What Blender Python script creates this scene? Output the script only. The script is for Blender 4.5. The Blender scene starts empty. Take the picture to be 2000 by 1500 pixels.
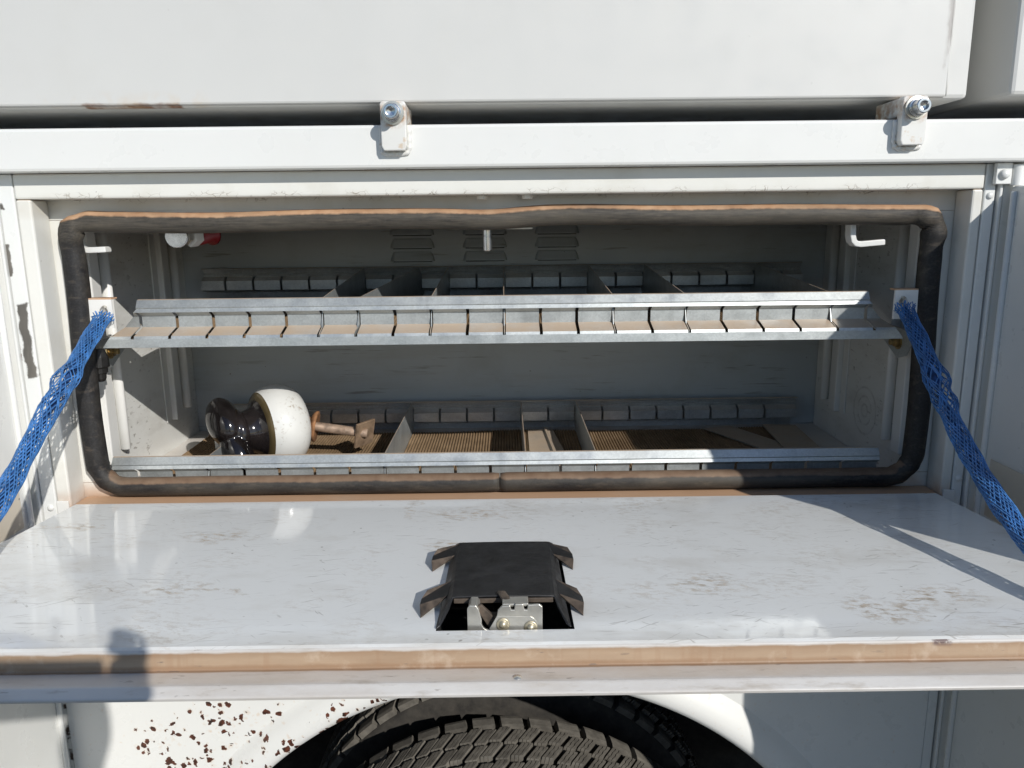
import bpy, bmesh, math, random
from mathutils import Vector, Matrix
R = math.radians
rnd = random.Random(7)
sc = bpy.context.scene
COL = sc.collection
GZ = -1.985                      # ground level; z = 0 is the top edge of the door opening

# ------------------------------------------------------------------ camera
cam = bpy.data.cameras.new('camera'); cam.sensor_width = 36; cam.sensor_fit = 'HORIZONTAL'
cam.lens = 18 * 1.502; cam.clip_start = .01; cam.clip_end = 500
co = bpy.data.objects.new('camera', cam); COL.objects.link(co)
yaw, pitch, roll = R(.3), R(11.75), R(.65)
fw = Vector((math.sin(yaw)*math.cos(pitch), math.cos(yaw)*math.cos(pitch), -math.sin(pitch)))
rt = Vector((math.cos(yaw), -math.sin(yaw), 0)); dn = fw.cross(rt)
r2 = rt*math.cos(roll) + dn*math.sin(roll); d2 = dn*math.cos(roll) - rt*math.sin(roll)
mw = Matrix((r2, -d2, -fw)).transposed().to_4x4(); mw.translation = (.004, -1.1745, -.0436)
co.matrix_world = mw
sc.camera = co

# ------------------------------------------------------------------ light
LDIR = Vector((-.65, 1, -.647)).normalized()          # the way the sunlight travels
elev = math.asin(-LDIR.z)
sun = bpy.data.lights.new('sun', 'SUN'); sun.energy = 3.75; sun.angle = R(.53); sun.color = (1, .965, .91)
so = bpy.data.objects.new('sun', sun); COL.objects.link(so)
so.rotation_euler = LDIR.to_track_quat('-Z', 'Y').to_euler(); so.location = (3, -5, 3)
w = bpy.data.worlds.new('World'); sc.world = w; w.use_nodes = True
sky = w.node_tree.nodes.new('ShaderNodeTexSky'); sky.sky_type = 'NISHITA'; sky.sun_disc = False
sky.sun_elevation = elev; sky.ozone_density = 4.0; sky.dust_density = .3; sky.air_density = 1.0
sky.sun_rotation = math.atan2(-LDIR.x, -LDIR.y)
bg = w.node_tree.nodes['Background']; bg.inputs['Strength'].default_value = .095
w.node_tree.links.new(sky.outputs[0], bg.inputs['Color'])
vs = sc.view_settings; vs.view_transform = 'Standard'; vs.look = 'None'; vs.exposure = 0.0; vs.gamma = 1
vs.use_curve_mapping = False

# ------------------------------------------------------------------ material helper
class G:
    def __init__(s, name):
        s.mat = bpy.data.materials.new(name); s.mat.use_nodes = True
        nt = s.mat.node_tree; s.n = nt.nodes; s.l = nt.links
        s.b = s.n['Principled BSDF']; g = s.n.new('ShaderNodeNewGeometry')
        s.pos = g.outputs['Position']; s.obj = s.n.new('ShaderNodeTexCoord').outputs['Object']
        sp = s.n.new('ShaderNodeSeparateXYZ'); s.l.new(g.outputs['Normal'], sp.inputs[0]); s.nz = sp.outputs[2]; s.ny = sp.outputs[1]
        s.rndo = s.n.new('ShaderNodeObjectInfo').outputs['Random']
    def set(s, sock, v):
        if isinstance(v, bpy.types.NodeSocket): s.l.new(v, sock)
        else:
            if sock.type == 'RGBA' and len(v) == 3: v = (*v, 1)
            sock.default_value = v
    def xyz(s, v):
        n = s.n.new('ShaderNodeSeparateXYZ'); s.l.new(v, n.inputs[0]); return n.outputs
    def scl(s, v, k):
        n = s.n.new('ShaderNodeVectorMath'); n.operation = 'MULTIPLY'; s.l.new(v, n.inputs[0]); n.inputs[1].default_value = k; return n.outputs[0]
    def rot(s, v, rz, k=(1, 1, 1)):
        n = s.n.new('ShaderNodeMapping'); s.l.new(v, n.inputs[0]); n.inputs['Rotation'].default_value = rz; n.inputs['Scale'].default_value = k; return n.outputs[0]
    def warp(s, v, scale, amt):
        n = s.n.new('ShaderNodeTexNoise'); s.l.new(v, n.inputs['Vector']); n.inputs['Scale'].default_value = scale; n.inputs['Detail'].default_value = 3
        a = s.n.new('ShaderNodeVectorMath'); a.operation = 'MULTIPLY_ADD'; s.l.new(n.outputs['Color'], a.inputs[0]); a.inputs[1].default_value = (amt,)*3; s.l.new(v, a.inputs[2])
        return a.outputs[0]
    def noise(s, v, scale, detail=4, rough=.55, dist=0):
        n = s.n.new('ShaderNodeTexNoise'); s.l.new(v, n.inputs['Vector']); n.inputs['Scale'].default_value = scale
        n.inputs['Detail'].default_value = detail; n.inputs['Roughness'].default_value = rough; n.inputs['Distortion'].default_value = dist
        return n.outputs['Fac']
    def vor(s, v, scale, feature='F1', rand=1):
        n = s.n.new('ShaderNodeTexVoronoi'); s.l.new(v, n.inputs['Vector']); n.feature = feature
        n.inputs['Scale'].default_value = scale; n.inputs['Randomness'].default_value = rand; return n
    def rng(s, v, a, b, c=0., d=1., smooth=False):
        n = s.n.new('ShaderNodeMapRange'); n.interpolation_type = 'SMOOTHSTEP' if smooth else 'LINEAR'
        for i, q in enumerate((v, a, b, c, d)): s.set(n.inputs[i], q)
        return n.outputs[0]
    def m(s, op, a, b=0.):
        n = s.n.new('ShaderNodeMath'); n.operation = op; s.set(n.inputs[0], a); s.set(n.inputs[1], b); return n.outputs[0]
    def mix(s, f, a, b):
        n = s.n.new('ShaderNodeMix'); n.data_type = 'RGBA'; s.set(n.inputs[0], f); s.set(n.inputs[6], a); s.set(n.inputs[7], b); return n.outputs[2]
    def bump(s, h, st, d=.001, prev=None):
        n = s.n.new('ShaderNodeBump'); n.inputs['Strength'].default_value = st; n.inputs['Distance'].default_value = d; s.l.new(h, n.inputs['Height'])
        if prev is not None: s.l.new(prev, n.inputs['Normal'])
        return n.outputs[0]
    def box(s, v, x0, x1, y0, y1, soft):          # soft mask in two coordinates
        X, Y = v
        a = s.m('MULTIPLY', s.rng(X, x0-soft, x0+soft), s.rng(X, x1+soft, x1-soft))
        b = s.m('MULTIPLY', s.rng(Y, y0-soft, y0+soft), s.rng(Y, y1+soft, y1-soft))
        return s.m('MULTIPLY', a, b)
    def out(s, color, rough, metal=0., normal=None, spec=.5):
        s.set(s.b.inputs['Base Color'], color); s.set(s.b.inputs['Roughness'], rough); s.set(s.b.inputs['Metallic'], metal)
        s.b.inputs['Specular IOR Level'].default_value = spec
        if normal is not None: s.l.new(normal, s.b.inputs['Normal'])
        return s.mat

TAN = (.52, .325, .19)
RUST = (.11, .035, .016)

def paint(name, base, grime=.25, dust=.0, rough=.32, chips=None, rustline=None, stain=None, scr=0., peel=None, spec=.5):
    g = G(name); P = g.pos
    c = g.mix(g.rng(g.noise(P, 3.1, 5), .3, .7), tuple(x*.955 for x in base), base)
    gr = g.m('MULTIPLY', g.rng(g.noise(P, 9, 7, .65), .52, .78), grime)
    c = g.mix(gr, c, (base[0]*.62, base[1]*.57, base[2]*.46))
    sp = g.m('MULTIPLY', g.rng(g.vor(g.warp(P, 120, .006), 42).outputs['Distance'], .085, .06), g.rng(g.noise(P, 16, 2), .58, .66))
    c = g.mix(g.m('MULTIPLY', sp, min(1, grime*2.2)), c, (.20, .17, .14))
    if scr:
        s1 = g.noise(g.rot(P, (0, R(7), 0), (9, 60, 150)), 1, 3, .6); s2 = g.noise(P, 7, 3)
        k = g.m('MULTIPLY', g.rng(s1, .61, .68), g.rng(s2, .42, .60))
        c = g.mix(g.m('MULTIPLY', k, scr), c, (.16, .13, .10))
        big = g.m('MULTIPLY', g.rng(g.noise(g.scl(P, (2.5, 9, 22)), 1, 6, .65), .50, .72), scr*.5)
        c = g.mix(big, c, (.30, .26, .20))
    if dust:
        k = g.m('MULTIPLY', g.rng(g.nz, .45, .9), g.rng(g.noise(P, 14, 5), .2, .6, .55, 1))
        c = g.mix(g.m('MULTIPLY', k, dust), c, TAN)
    rv = rough
    if stain: c = stain(g, c)
    if chips: c = chips(g, c)
    if peel: c = peel(g, c)
    nb = g.bump(g.noise(P, 420, 2), .06, .0006)
    nb = g.bump(g.noise(P, 5, 2), .10, .006, nb)
    rv = g.rng(g.noise(P, 24, 4), .3, .7, rough*.8, rough*1.3)
    return g.out(c, rv, 0, nb, spec)

WHITE = (.77, .775, .75)
M = {}
def upper_stain(g, c):
    x, y, z = g.xyz(g.warp(g.pos, 60, .006))
    k = g.box((x, z), -.60, -.46, .122, .1335, .0022)
    k = g.m('MULTIPLY', k, g.rng(g.noise(g.scl(g.pos, (26, 1, 60)), 1, 4), .33, .50))
    k = g.m('MULTIPLY', k, g.rng(y, .022, .012)); c = g.mix(k, c, (.20, .075, .028))
    k2 = g.m('MULTIPLY', g.box((x, z), -.66, -.42, .12, .142, .012), g.rng(g.noise(g.pos, 34, 4), .46, .7))
    c = g.mix(g.m('MULTIPLY', g.m('MULTIPLY', k2, g.rng(y, .022, .012)), .4), c, (.62, .44, .25))
    k3 = g.m('MULTIPLY', g.box((x, z), .636, .646, .17, .34, .0025), g.rng(g.noise(g.scl(g.pos, (60, 1, 18)), 1, 4), .42, .58))
    return g.mix(g.m('MULTIPLY', k3, .4), c, (.10, .055, .035))
M['upper'] = paint('upper cabinet white paint', (.655, .652, .625), .06, 0, .36, stain=upper_stain)
M['white'] = paint('white truck paint', WHITE, .10, 0, .3)
M['rail'] = paint('white rail paint', (.785, .785, .755), .06, 0, .3)
def frame_stain(g, c):
    P = g.pos; x, y, z = g.xyz(g.warp(P, 40, .008))
    cr = g.m('MULTIPLY', g.rng(g.vor(g.warp(g.scl(P, (1.0, 1, 1.6)), 60, .02), 62, 'DISTANCE_TO_EDGE').outputs['Distance'], .05, .01), g.box((x, z), -.66, .66, .0, .011, .003))
    cr = g.m('MULTIPLY', cr, g.rng(g.noise(P, 22, 3), .45, .6))
    c = g.mix(g.m('MULTIPLY', cr, .75), c, (.16, .12, .085))
    band = g.m('MULTIPLY', g.box((x, z), -.72, .72, -.02, .008, .007), g.rng(g.noise(P, 11, 5), .3, .7))
    c = g.mix(g.m('MULTIPLY', band, .40), c, (.50, .43, .31))
    low = g.m('MULTIPLY', g.rng(z, -.445, -.478), g.rng(g.noise(P, 16, 5), .35, .62))
    return g.mix(g.m('MULTIPLY', low, .9), c, (.42, .25, .14))
M['frame'] = paint('cream door frame paint', (.75, .745, .70), .30, .75, .36, stain=frame_stain)
def brst(g, c):
    x, y, z = g.xyz(g.pos); ks = None
    for cx in (-.152, .579):
        d = g.m('SQRT', g.m('ADD', g.m('POWER', g.m('SUBTRACT', x, cx), 2.), g.m('POWER', g.m('SUBTRACT', z, .1095), 2.)))
        k = g.m('MULTIPLY', g.rng(d, .0235, .0165), g.rng(d, .03, .029)); ks = k if ks is None else g.m('MAXIMUM', ks, k)
    k = g.m('MULTIPLY', ks, g.rng(g.noise(g.pos, 90, 4), .38, .62))
    c = g.mix(g.m('MULTIPLY', k, .85), c, (.38, .19, .07))
    k = g.rng(g.noise(g.pos, 75, 4), .60, .70)
    return g.mix(g.m('MULTIPLY', k, .55), c, (.55, .38, .20))
M['bracket'] = paint('white bracket paint with rust', (.75, .745, .71), .2, 0, .36, stain=brst)
M['sill'] = paint('dust covered sill paint', (.74, .70, .62), .5, .95, .5, stain=lambda g, c: g.mix(g.rng(g.noise(g.pos, 10, 6), .25, .5, .55, 1), c, (.55, .345, .21)))
def ringstain(g, c):
    x, y, z = g.xyz(g.warp(g.pos, 60, .006))
    d = g.m('SQRT', g.m('ADD', g.m('POWER', g.m('SUBTRACT', y, .285), 2.), g.m('POWER', g.m('ADD', z, .405), 2.))); k = None
    for r, w_ in ((.012, .004), (.028, .003), (.046, .0035)):
        q = g.rng(g.m('ABSOLUTE', g.m('SUBTRACT', d, r)), w_, .0005); k = q if k is None else g.m('MAXIMUM', k, q)
    k = g.m('MULTIPLY', g.m('MULTIPLY', k, g.rng(x, .69, .695)), g.rng(g.noise(g.pos, 50, 4), .3, .6))
    return g.mix(g.m('MULTIPLY', k, .4), c, (.25, .23, .20))
M['inner'] = paint('grey white compartment paint', (.79, .79, .76), .16, .25, .34, scr=.6, stain=ringstain)
M['backwall'] = paint('blue grey shade toned back wall paint', (.50, .53, .54), .35, .0, .36, scr=.6)  # compartment paint darkened and blued, so its colour carries the interior shade
M['tone'] = paint('dark grey shade tone', (.14, .14, .135), .3, 0, .5)  # dark colour invented to deepen shade, not a known coating
M['strut'] = paint('white strut paint', (.80, .795, .765), .2, .2, .34)
M['beige'] = paint('bare beige primer panel', (.66, .60, .50), .5, 0, .5)
def peel(g, c):
    P = g.warp(g.pos, 45, .016); x, y, z = g.xyz(P)
    k = g.box((x, z), -.7335, -.7185, -.262, -.145, .0012)
    k = g.m('MAXIMUM', k, g.box((x, z), -.7425, -.733, -.105, -.055, .001))
    k = g.m('MAXIMUM', k, g.box((x, z), -.742, -.731, -.005, .002, .001))
    c = g.mix(k, c, g.mix(g.rng(g.noise(g.scl(g.pos, (40, 40, 9)), 1, 4), .3, .7), (.085, .08, .074), (.20, .185, .16)))
    r = g.m('MULTIPLY', g.box((x, z), -.748, -.736, -.235, -.215, .001), g.rng(g.noise(g.pos, 80, 3), .42, .52))
    return g.mix(r, c, (.12, .05, .03))
M['post'] = paint('white post paint with peeled patches', (.765, .775, .755), .15, 0, .33, peel=peel)
def fchips(g, c):
    P = g.warp(g.warp(g.pos, 150, .010), 45, .014); x, y, z = g.xyz(g.pos)
    v = g.vor(g.scl(P, (1, 0, 1)), 92); d = v.outputs['Distance']
    dens = g.m('MAXIMUM', g.m('MULTIPLY', g.box((x, z), -.64, -.56, -1.02, -.875, .02), 1.35), g.m('MULTIPLY', g.box((x, z), -.56, -.38, -1.05, -.83, .03), .95))
    rr = g.m('SQRT', g.m('ADD', g.m('POWER', g.m('SUBTRACT', x, .006), 2), g.m('POWER', g.m('ADD', z, 1.411), 2)))
    lip = g.m('MULTIPLY', g.m('MULTIPLY', g.rng(rr, .665, .635), g.rng(x, -.17, -.22)), 1.05)
    dens = g.m('MAXIMUM', dens, lip)
    dens = g.m('MULTIPLY', dens, g.rng(g.noise(g.pos, 24, 3), .28, .52))
    col = g.xyz(v.outputs['Color'])[0]
    thr = g.m('MULTIPLY', dens, g.rng(g.m('MULTIPLY', col, col), .02, .9, .0, .80))
    k = g.rng(g.m('SUBTRACT', thr, d), .0, .035)
    halo = g.m('MULTIPLY', g.rng(g.m('SUBTRACT', thr, d), -.22, .02), g.rng(g.noise(g.pos, 40, 3), .4, .65))
    c = g.mix(g.m('MULTIPLY', halo, .45), c, (.62, .40, .20))
    c = g.mix(k, c, g.mix(g.rng(g.noise(g.pos, 130, 3), .35, .65), (.030, .018, .014), (.14, .045, .025)))
    sx, sz = g.xyz(g.warp(g.pos, 90, .006))[0], z
    s = g.m('MULTIPLY', g.box((sx, sz), -.7575, -.7515, -1.1, -.80, .0012), g.rng(g.noise(g.scl(g.pos, (20, 1, 40)), 1, 3), .5, .56))
    return g.mix(s, c, (.06, .035, .025))
M['fender'] = paint('white fender paint with rust chips', (.785, .785, .76), .05, 0, .30, chips=fchips)

def lid_mat():
    g = G('scuffed glossy door liner paint'); P = g.obj; x, y, z = g.xyz(P)
    base = (.85, .86, .84)
    c = g.mix(g.rng(g.noise(P, 3.5, 4), .3, .7), tuple(q*.95 for q in base), base)
    big = g.rng(g.noise(g.scl(P, (5, 9, 5)), 1, 6, .62), .53, .78)
    c = g.mix(g.m('MULTIPLY', big, .42), c, (.44, .39, .31))
    area = g.rng(g.noise(P, 4.2, 3), .44, .6)
    scr = None
    for ang, sx, sy, th in ((9, 13, 150, .655), (-19, 24, 190, .655), (44, 30, 190, .665), (-36, 19, 230, .665), (-4, 8, 250, .66)):
        k = g.rng(g.noise(g.scl(g.rot(g.warp(P, 9, .03), (0, 0, R(ang))), (sx, sy, 1)), 1, 2.5, .6), th, th+.05)
        scr = k if scr is None else g.m('MAXIMUM', scr, k)
    scr = g.m('MULTIPLY', scr, g.rng(g.noise(P, 5.5, 4), .42, .62, .12, 1))
    c = g.mix(g.m('MULTIPLY', scr, .55), c, (.17, .145, .115))
    # mud smears where boxes were dragged
    mud = g.m('MULTIPLY', g.rng(g.noise(P, 7, 5, .6), .50, .70), .55)
    wx, wy, _ = g.xyz(g.warp(P, 14, .09))
    for (cx, cy, ax, ay) in ((-.055, -.075, .075, .03), (-.40, -.165, .04, .03), (-.078, -.225, .035, .02), (.225, -.36, .05, .035), (.40, -.43, .05, .03), (.47, -.40, .05, .035), (-.385, -.345, .04, .014), (-.63, -.11, .05, .012), (-.145, -.055, .010, .05), (-.33, -.36, .03, .01)):
        dx = g.m('DIVIDE', g.m('SUBTRACT', wx, cx+.045), ax); dy = g.m('DIVIDE', g.m('SUBTRACT', wy, cy+.045), ay)
        k = g.rng(g.m('ADD', g.m('MULTIPLY', dx, dx), g.m('MULTIPLY', dy, dy)), 1.3, .15)
        mud = k if mud is None else g.m('MAXIMUM', mud, k)
    mm = g.m('MULTIPLY', mud, g.rng(g.noise(g.scl(g.rot(P, (0, 0, R(14))), (60, 120, 1)), 1, 8, .75), .49, .58))
    c = g.mix(g.m('MULTIPLY', mm, .75), c, g.mix(g.rng(g.noise(P, 70, 3), .35, .65), (.27, .20, .12), (.44, .33, .21)))
    edge = g.m('MULTIPLY', g.rng(y, -.455, -.492), g.rng(g.noise(g.scl(P, (8, 50, 1)), 1, 5), .3, .65))
    c = g.mix(g.m('MULTIPLY', edge, .45), c, (.50, .45, .37))
    spk = g.m('MULTIPLY', g.rng(g.vor(g.warp(P, 150, .004), 48).outputs['Distance'], .10, .06), g.rng(g.noise(P, 12, 2), .52, .62))
    c = g.mix(g.m('MULTIPLY', spk, .6), c, (.16, .13, .10))
    dirt = g.m('MAXIMUM', mm, g.m('MULTIPLY', big, .5))
    rv = g.m('ADD', g.rng(g.noise(P, 9, 5), .3, .75, .03, .10), g.m('MULTIPLY', g.m('MAXIMUM', dirt, g.m('MULTIPLY', scr, .6)), .45))
    nb = g.bump(g.noise(P, 5, 1), .10, .005)
    nb = g.bump(g.noise(P, 300, 2), .03, .0006, nb)
    return g.out(c, rv, 0, nb, .62)
M['lid'] = lid_mat()
def lidedge():
    g = G('dusty door edge paint'); P = g.obj; x, y, z = g.xyz(P)
    c = g.mix(g.rng(g.noise(P, 6, 4), .3, .7), (.58, .56, .53), (.64, .62, .59))
    wz = g.m('ADD', z, g.m('MULTIPLY', g.m('SUBTRACT', g.noise(g.scl(P, (26, 6, 6)), 1, 4), .5), .005))
    yb = g.m('ADD', y, g.m('MULTIPLY', g.m('SUBTRACT', g.noise(g.scl(P, (18, 6, 6)), 1, 4), .5), .004))
    tan = g.m('MULTIPLY', g.rng(wz, -.0035, -.0055), g.rng(yb, -.506, -.5035))
    tc = g.mix(g.rng(g.noise(g.scl(P, (9, 9, 50)), 1, 5), .3, .7), (.37, .255, .165), (.47, .345, .235))
    tc = g.mix(g.m('MULTIPLY', g.rng(wz, -.0155, -.0185), .75), tc, (.31, .19, .11))
    tc = g.mix(g.m('MULTIPLY', g.rng(wz, -.010, -.005), .5), tc, (.31, .19, .11))
    c = g.mix(tan, c, tc)
    fl = g.m('MULTIPLY', g.rng(y, -.498, -.504), g.rng(g.noise(P, 14, 5), .3, .65, .25, .75))
    fl = g.m('MULTIPLY', fl, g.rng(y, -.529, -.523))
    c = g.mix(g.m('MULTIPLY', g.m('MULTIPLY', fl, g.m('SUBTRACT', 1., tan)), .8), c, (.58, .48, .375))
    sm = g.m('MULTIPLY', g.rng(g.noise(g.scl(P, (14, 60, 60)), 1, 5, .65), .57, .70), g.m('SUBTRACT', 1., tan))
    c = g.mix(g.m('MULTIPLY', sm, .55), c, (.34, .29, .23))
    gr = g.rng(g.noise(g.scl(P, (7, 20, 40)), 1, 7, .68), .46, .72)
    c = g.mix(g.m('MULTIPLY', gr, .34), c, (.33, .25, .17))
    st = g.m('MULTIPLY', g.rng(g.noise(g.scl(P, (70, 3, 6)), 1, 4, .6), .55, .66), tan)
    c = g.mix(g.m('MULTIPLY', st, .30), c, (.34, .20, .115))
    pal = g.m('MULTIPLY', g.rng(g.noise(g.scl(P, (30, 30, 30)), 1, 5, .65), .55, .72), tan)
    c = g.mix(g.m('MULTIPLY', pal, .40), c, (.66, .56, .45))
    dk = g.m('MULTIPLY', g.rng(g.noise(g.scl(P, (40, 200, 200)), 1, 3), .66, .70), g.rng(g.noise(P, 8, 2), .48, .58))
    c = g.mix(g.m('MULTIPLY', dk, .6), c, (.15, .12, .10))
    nick = g.m('MULTIPLY', g.box((x, z), .412, .430, -.0065, .001, .0018), g.rng(g.noise(P, 160, 3), .35, .5))
    c = g.mix(nick, c, (.16, .11, .10))
    return g.out(c, .45, 0, g.bump(g.noise(P, 160, 4), .2, .0010))
M['lidedge'] = lidedge()

def galv(name, base, dust, rough=.42, scr=.4):
    g = G(name); P = g.pos
    v = g.vor(g.warp(P, 80, .01), 360); k = g.xyz(v.outputs['Color'])[0]
    c = g.mix(g.rng(k, 0, 1), tuple(q*.90 for q in base), tuple(q*1.06 for q in base))
    blot = g.rng(g.noise(g.scl(P, (8, 20, 20)), 1, 6, .62), .48, .75)
    c = g.mix(g.m('MULTIPLY', blot, scr), c, tuple(q*.42 for q in base))
    st = g.rng(g.noise(g.scl(P, (60, 4, 4)), 1, 3), .62, .72)
    c = g.mix(g.m('MULTIPLY', st, .22), c, tuple(q*.5 for q in base))
    dk = g.m('MULTIPLY', g.m('MULTIPLY', g.rng(g.nz, .72, .93), g.rng(g.noise(P, 22, 5), .2, .55, .5, 1)), dust)
    c = g.mix(dk, c, (.50, .37, .25))
    mt = g.rng(dk, 0, .6, .62, 0)
    rv = g.rng(g.noise(P, 30, 4), .3, .7, rough*.8, rough*1.3)
    return g.out(c, rv, mt, g.bump(g.noise(P, 240, 3), .08, .0005))
M['galv'] = galv('galvanised steel', (.50, .525, .52), .85)
M['galvdark'] = galv('weathered galvanised steel', (.56, .57, .56), .55, .38, .6)
M['slat'] = galv('dusty flat steel', (.42, .40, .36), .75, .5, .3)
def seal_mat():
    g = G('dusty black rubber seal'); P = g.pos; x, y, z = g.xyz(P)
    c = g.mix(g.rng(g.noise(P, 300, 3), .45, .75), (.008, .008, .009), (.022, .022, .025))
    gz = g.noise(g.scl(P, (7, 30, 30)), 1, 6, .65)
    film = g.m('MULTIPLY', g.rng(gz, .35, .68), .62)
    film = g.m('MULTIPLY', film, g.rng(g.m('ABSOLUTE', x), .66, .645, .16, 1))
    c = g.mix(film, c, (.105, .092, .072))
    spk = g.m('MULTIPLY', g.m('MULTIPLY', g.rng(g.noise(g.scl(P, (30, 420, 420)), 1, 5, .6), .30, .72), g.rng(z, -.07, -.055)), .50)
    c = g.mix(spk, c, (.15, .128, .096))
    scu = g.m('MULTIPLY', g.rng(g.noise(g.scl(P, (18, 90, 90)), 1, 6, .7), .54, .74), .4)
    c = g.mix(scu, c, (.17, .135, .10))
    topd = g.m('MULTIPLY', g.rng(g.m('ADD', g.nz, g.m('MULTIPLY', g.m('SUBTRACT', g.noise(g.scl(P, (60, 60, 60)), 1, 5), .5), .30)), .46, .62), g.m('MAXIMUM', g.rng(z, -.046, -.038), g.rng(z, -.30, -.40, 0, .36)))
    topd = g.m('MULTIPLY', topd, g.rng(g.noise(g.scl(P, (9, 30, 30)), 1, 5), .25, .55, .55, 1))
    c = g.mix(topd, c, g.mix(g.rng(g.noise(P, 60, 4), .3, .7), (.40, .225, .125), (.52, .335, .205)))
    return g.out(c, .62, 0, g.bump(g.noise(g.scl(P, (1, 1, 1)), 300, 4), .25, .0008), .4)
M['seal'] = seal_mat()
def simple(name, col, rough, metal=0., var=.12, sc_=30, bump=.1, bs=200, spec=.5, dust=0., dcol=TAN):
    g = G(name); P = g.obj
    c = g.mix(g.rng(g.noise(P, sc_, 5), .3, .7), tuple(q*(1-var*1.6) for q in col), tuple(min(1, q*(1+var)) for q in col))
    if dust: c = g.mix(g.m('MULTIPLY', g.m('MULTIPLY', g.rng(g.nz, .1, .75), g.rng(g.noise(g.pos, 40, 4), .3, .6, .3, 1)), dust), c, dcol)
    return g.out(c, g.rng(g.noise(P, sc_*1.7, 3), .3, .7, rough*.8, rough*1.25), metal, g.bump(g.noise(P, bs, 3), bump, .0006), spec)
M['black'] = simple('black powder coated steel', (.018, .018, .019), .42, 0, .4, 40, .12, 260)
M['earin'] = simple('dusty brown black steel', (.10, .075, .055), .6, 0, .5, 60, .15)
M['hole'] = simple('black paint for cavity shade', (.008, .008, .008), .8, 0, .2)  # black colour stands in for the shade inside openings
M['zinc'] = simple('zinc plated steel', (.62, .60, .54), .34, .75, .12, 40, .1)
M['brass'] = simple('yellow zinc bolt steel', (.42, .30, .13), .35, .8, .3, 90, .1)
M['yzinc'] = simple('yellowed zinc steel', (.52, .46, .33), .4, .7, .2, 90, .1)
M['chrome'] = simple('bright zinc bolt steel', (.62, .63, .64), .2, .95, .1, 80, .05)
M['red'] = simple('dark red plastic', (.22, .012, .018), .35, 0, .2, 50, .05)
M['brown'] = simple('dark brown glaze', (.015, .012, .012), .10, 0, .5, 18, .10, 14, .6)
M['olive'] = simple('olive glaze', (.105, .078, .036), .12, 0, .15, 30, .03, 60, .6)
def skirt_mat():
    g = G('white glazed porcelain'); P = g.obj
    c = g.mix(g.rng(g.noise(P, 12, 3), .3, .7), (.66, .66, .63), (.76, .755, .72))
    k = g.m('MULTIPLY', g.rng(g.noise(P, 150, 5, .7), .55, .66), g.rng(g.noise(P, 22, 3), .44, .62))
    c = g.mix(g.m('MULTIPLY', k, .75), c, (.26, .19, .12))
    return g.out(c, g.rng(k, 0, 1, .14, .5), 0, None, .6)
M['skirt'] = skirt_mat()
M['rust'] = simple('brown rusted steel', (.30, .145, .065), .75, .1, .35, 60, .5, 220)
M['rustpale'] = simple('pale rusted bolt steel', (.36, .26, .19), .6, .3, .35, 70, .4, 260)
M['plate'] = simple('tan rusted plate', (.27, .185, .12), .65, .2, .35, 45, .3, 200)
M['blue'] = simple('blue polyethylene mesh', (.055, .19, .47), .36, 0, .3, 60, .05, 200, .6)
M['cable'] = simple('blue inner webbing', (.03, .10, .30), .7, 0, .4, 90, .3)
M['plug'] = simple('black rubber plug', (.012, .011, .010), .5, 0, .3, 60, .2)
def mat_mat():
    g = G('dusty brown corrugated rubber'); P = g.pos
    c = g.mix(g.rng(g.noise(P, 9, 6, .6), .3, .7), (.19, .125, .068), (.38, .265, .16))
    c = g.mix(g.m('MULTIPLY', g.rng(g.noise(g.scl(P, (200, 30, 1)), 1, 3), .5, .65), .35), c, (.13, .085, .05))
    return g.out(c, .85, 0, g.bump(g.noise(P, 400, 3), .3, .001), .25)
M['mat'] = mat_mat()
def tyre_mat(name, a, b):
    g = G(name); P = g.obj
    c = g.mix(g.rng(g.noise(g.pos, 38, 6, .65), .32, .68), a, b)
    return g.out(c, .8, 0, g.bump(g.noise(g.pos, 300, 5, .7), .5, .001), .3)
M['tyre'] = tyre_mat('black tyre rubber', (.028, .026, .024), (.062, .056, .048))
M['tread'] = tyre_mat('dusty worn tread rubber', (.09, .082, .07), (.185, .17, .145))
M['under'] = tyre_mat('black undercoating', (.010, .010, .010), (.035, .032, .028))
def ground_mat():
    g = G('gravel ground'); P = g.pos
    v = g.vor(P, 45); c = g.mix(g.xyz(v.outputs['Color'])[0], (.05, .047, .043), (.13, .122, .112))
    c = g.mix(g.rng(g.noise(P, .8, 5), .35, .65), c, (.095, .088, .078))
    return g.out(c, .9, 0, g.bump(v.outputs['Distance'], .8, .02))
M['ground'] = ground_mat()

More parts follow.
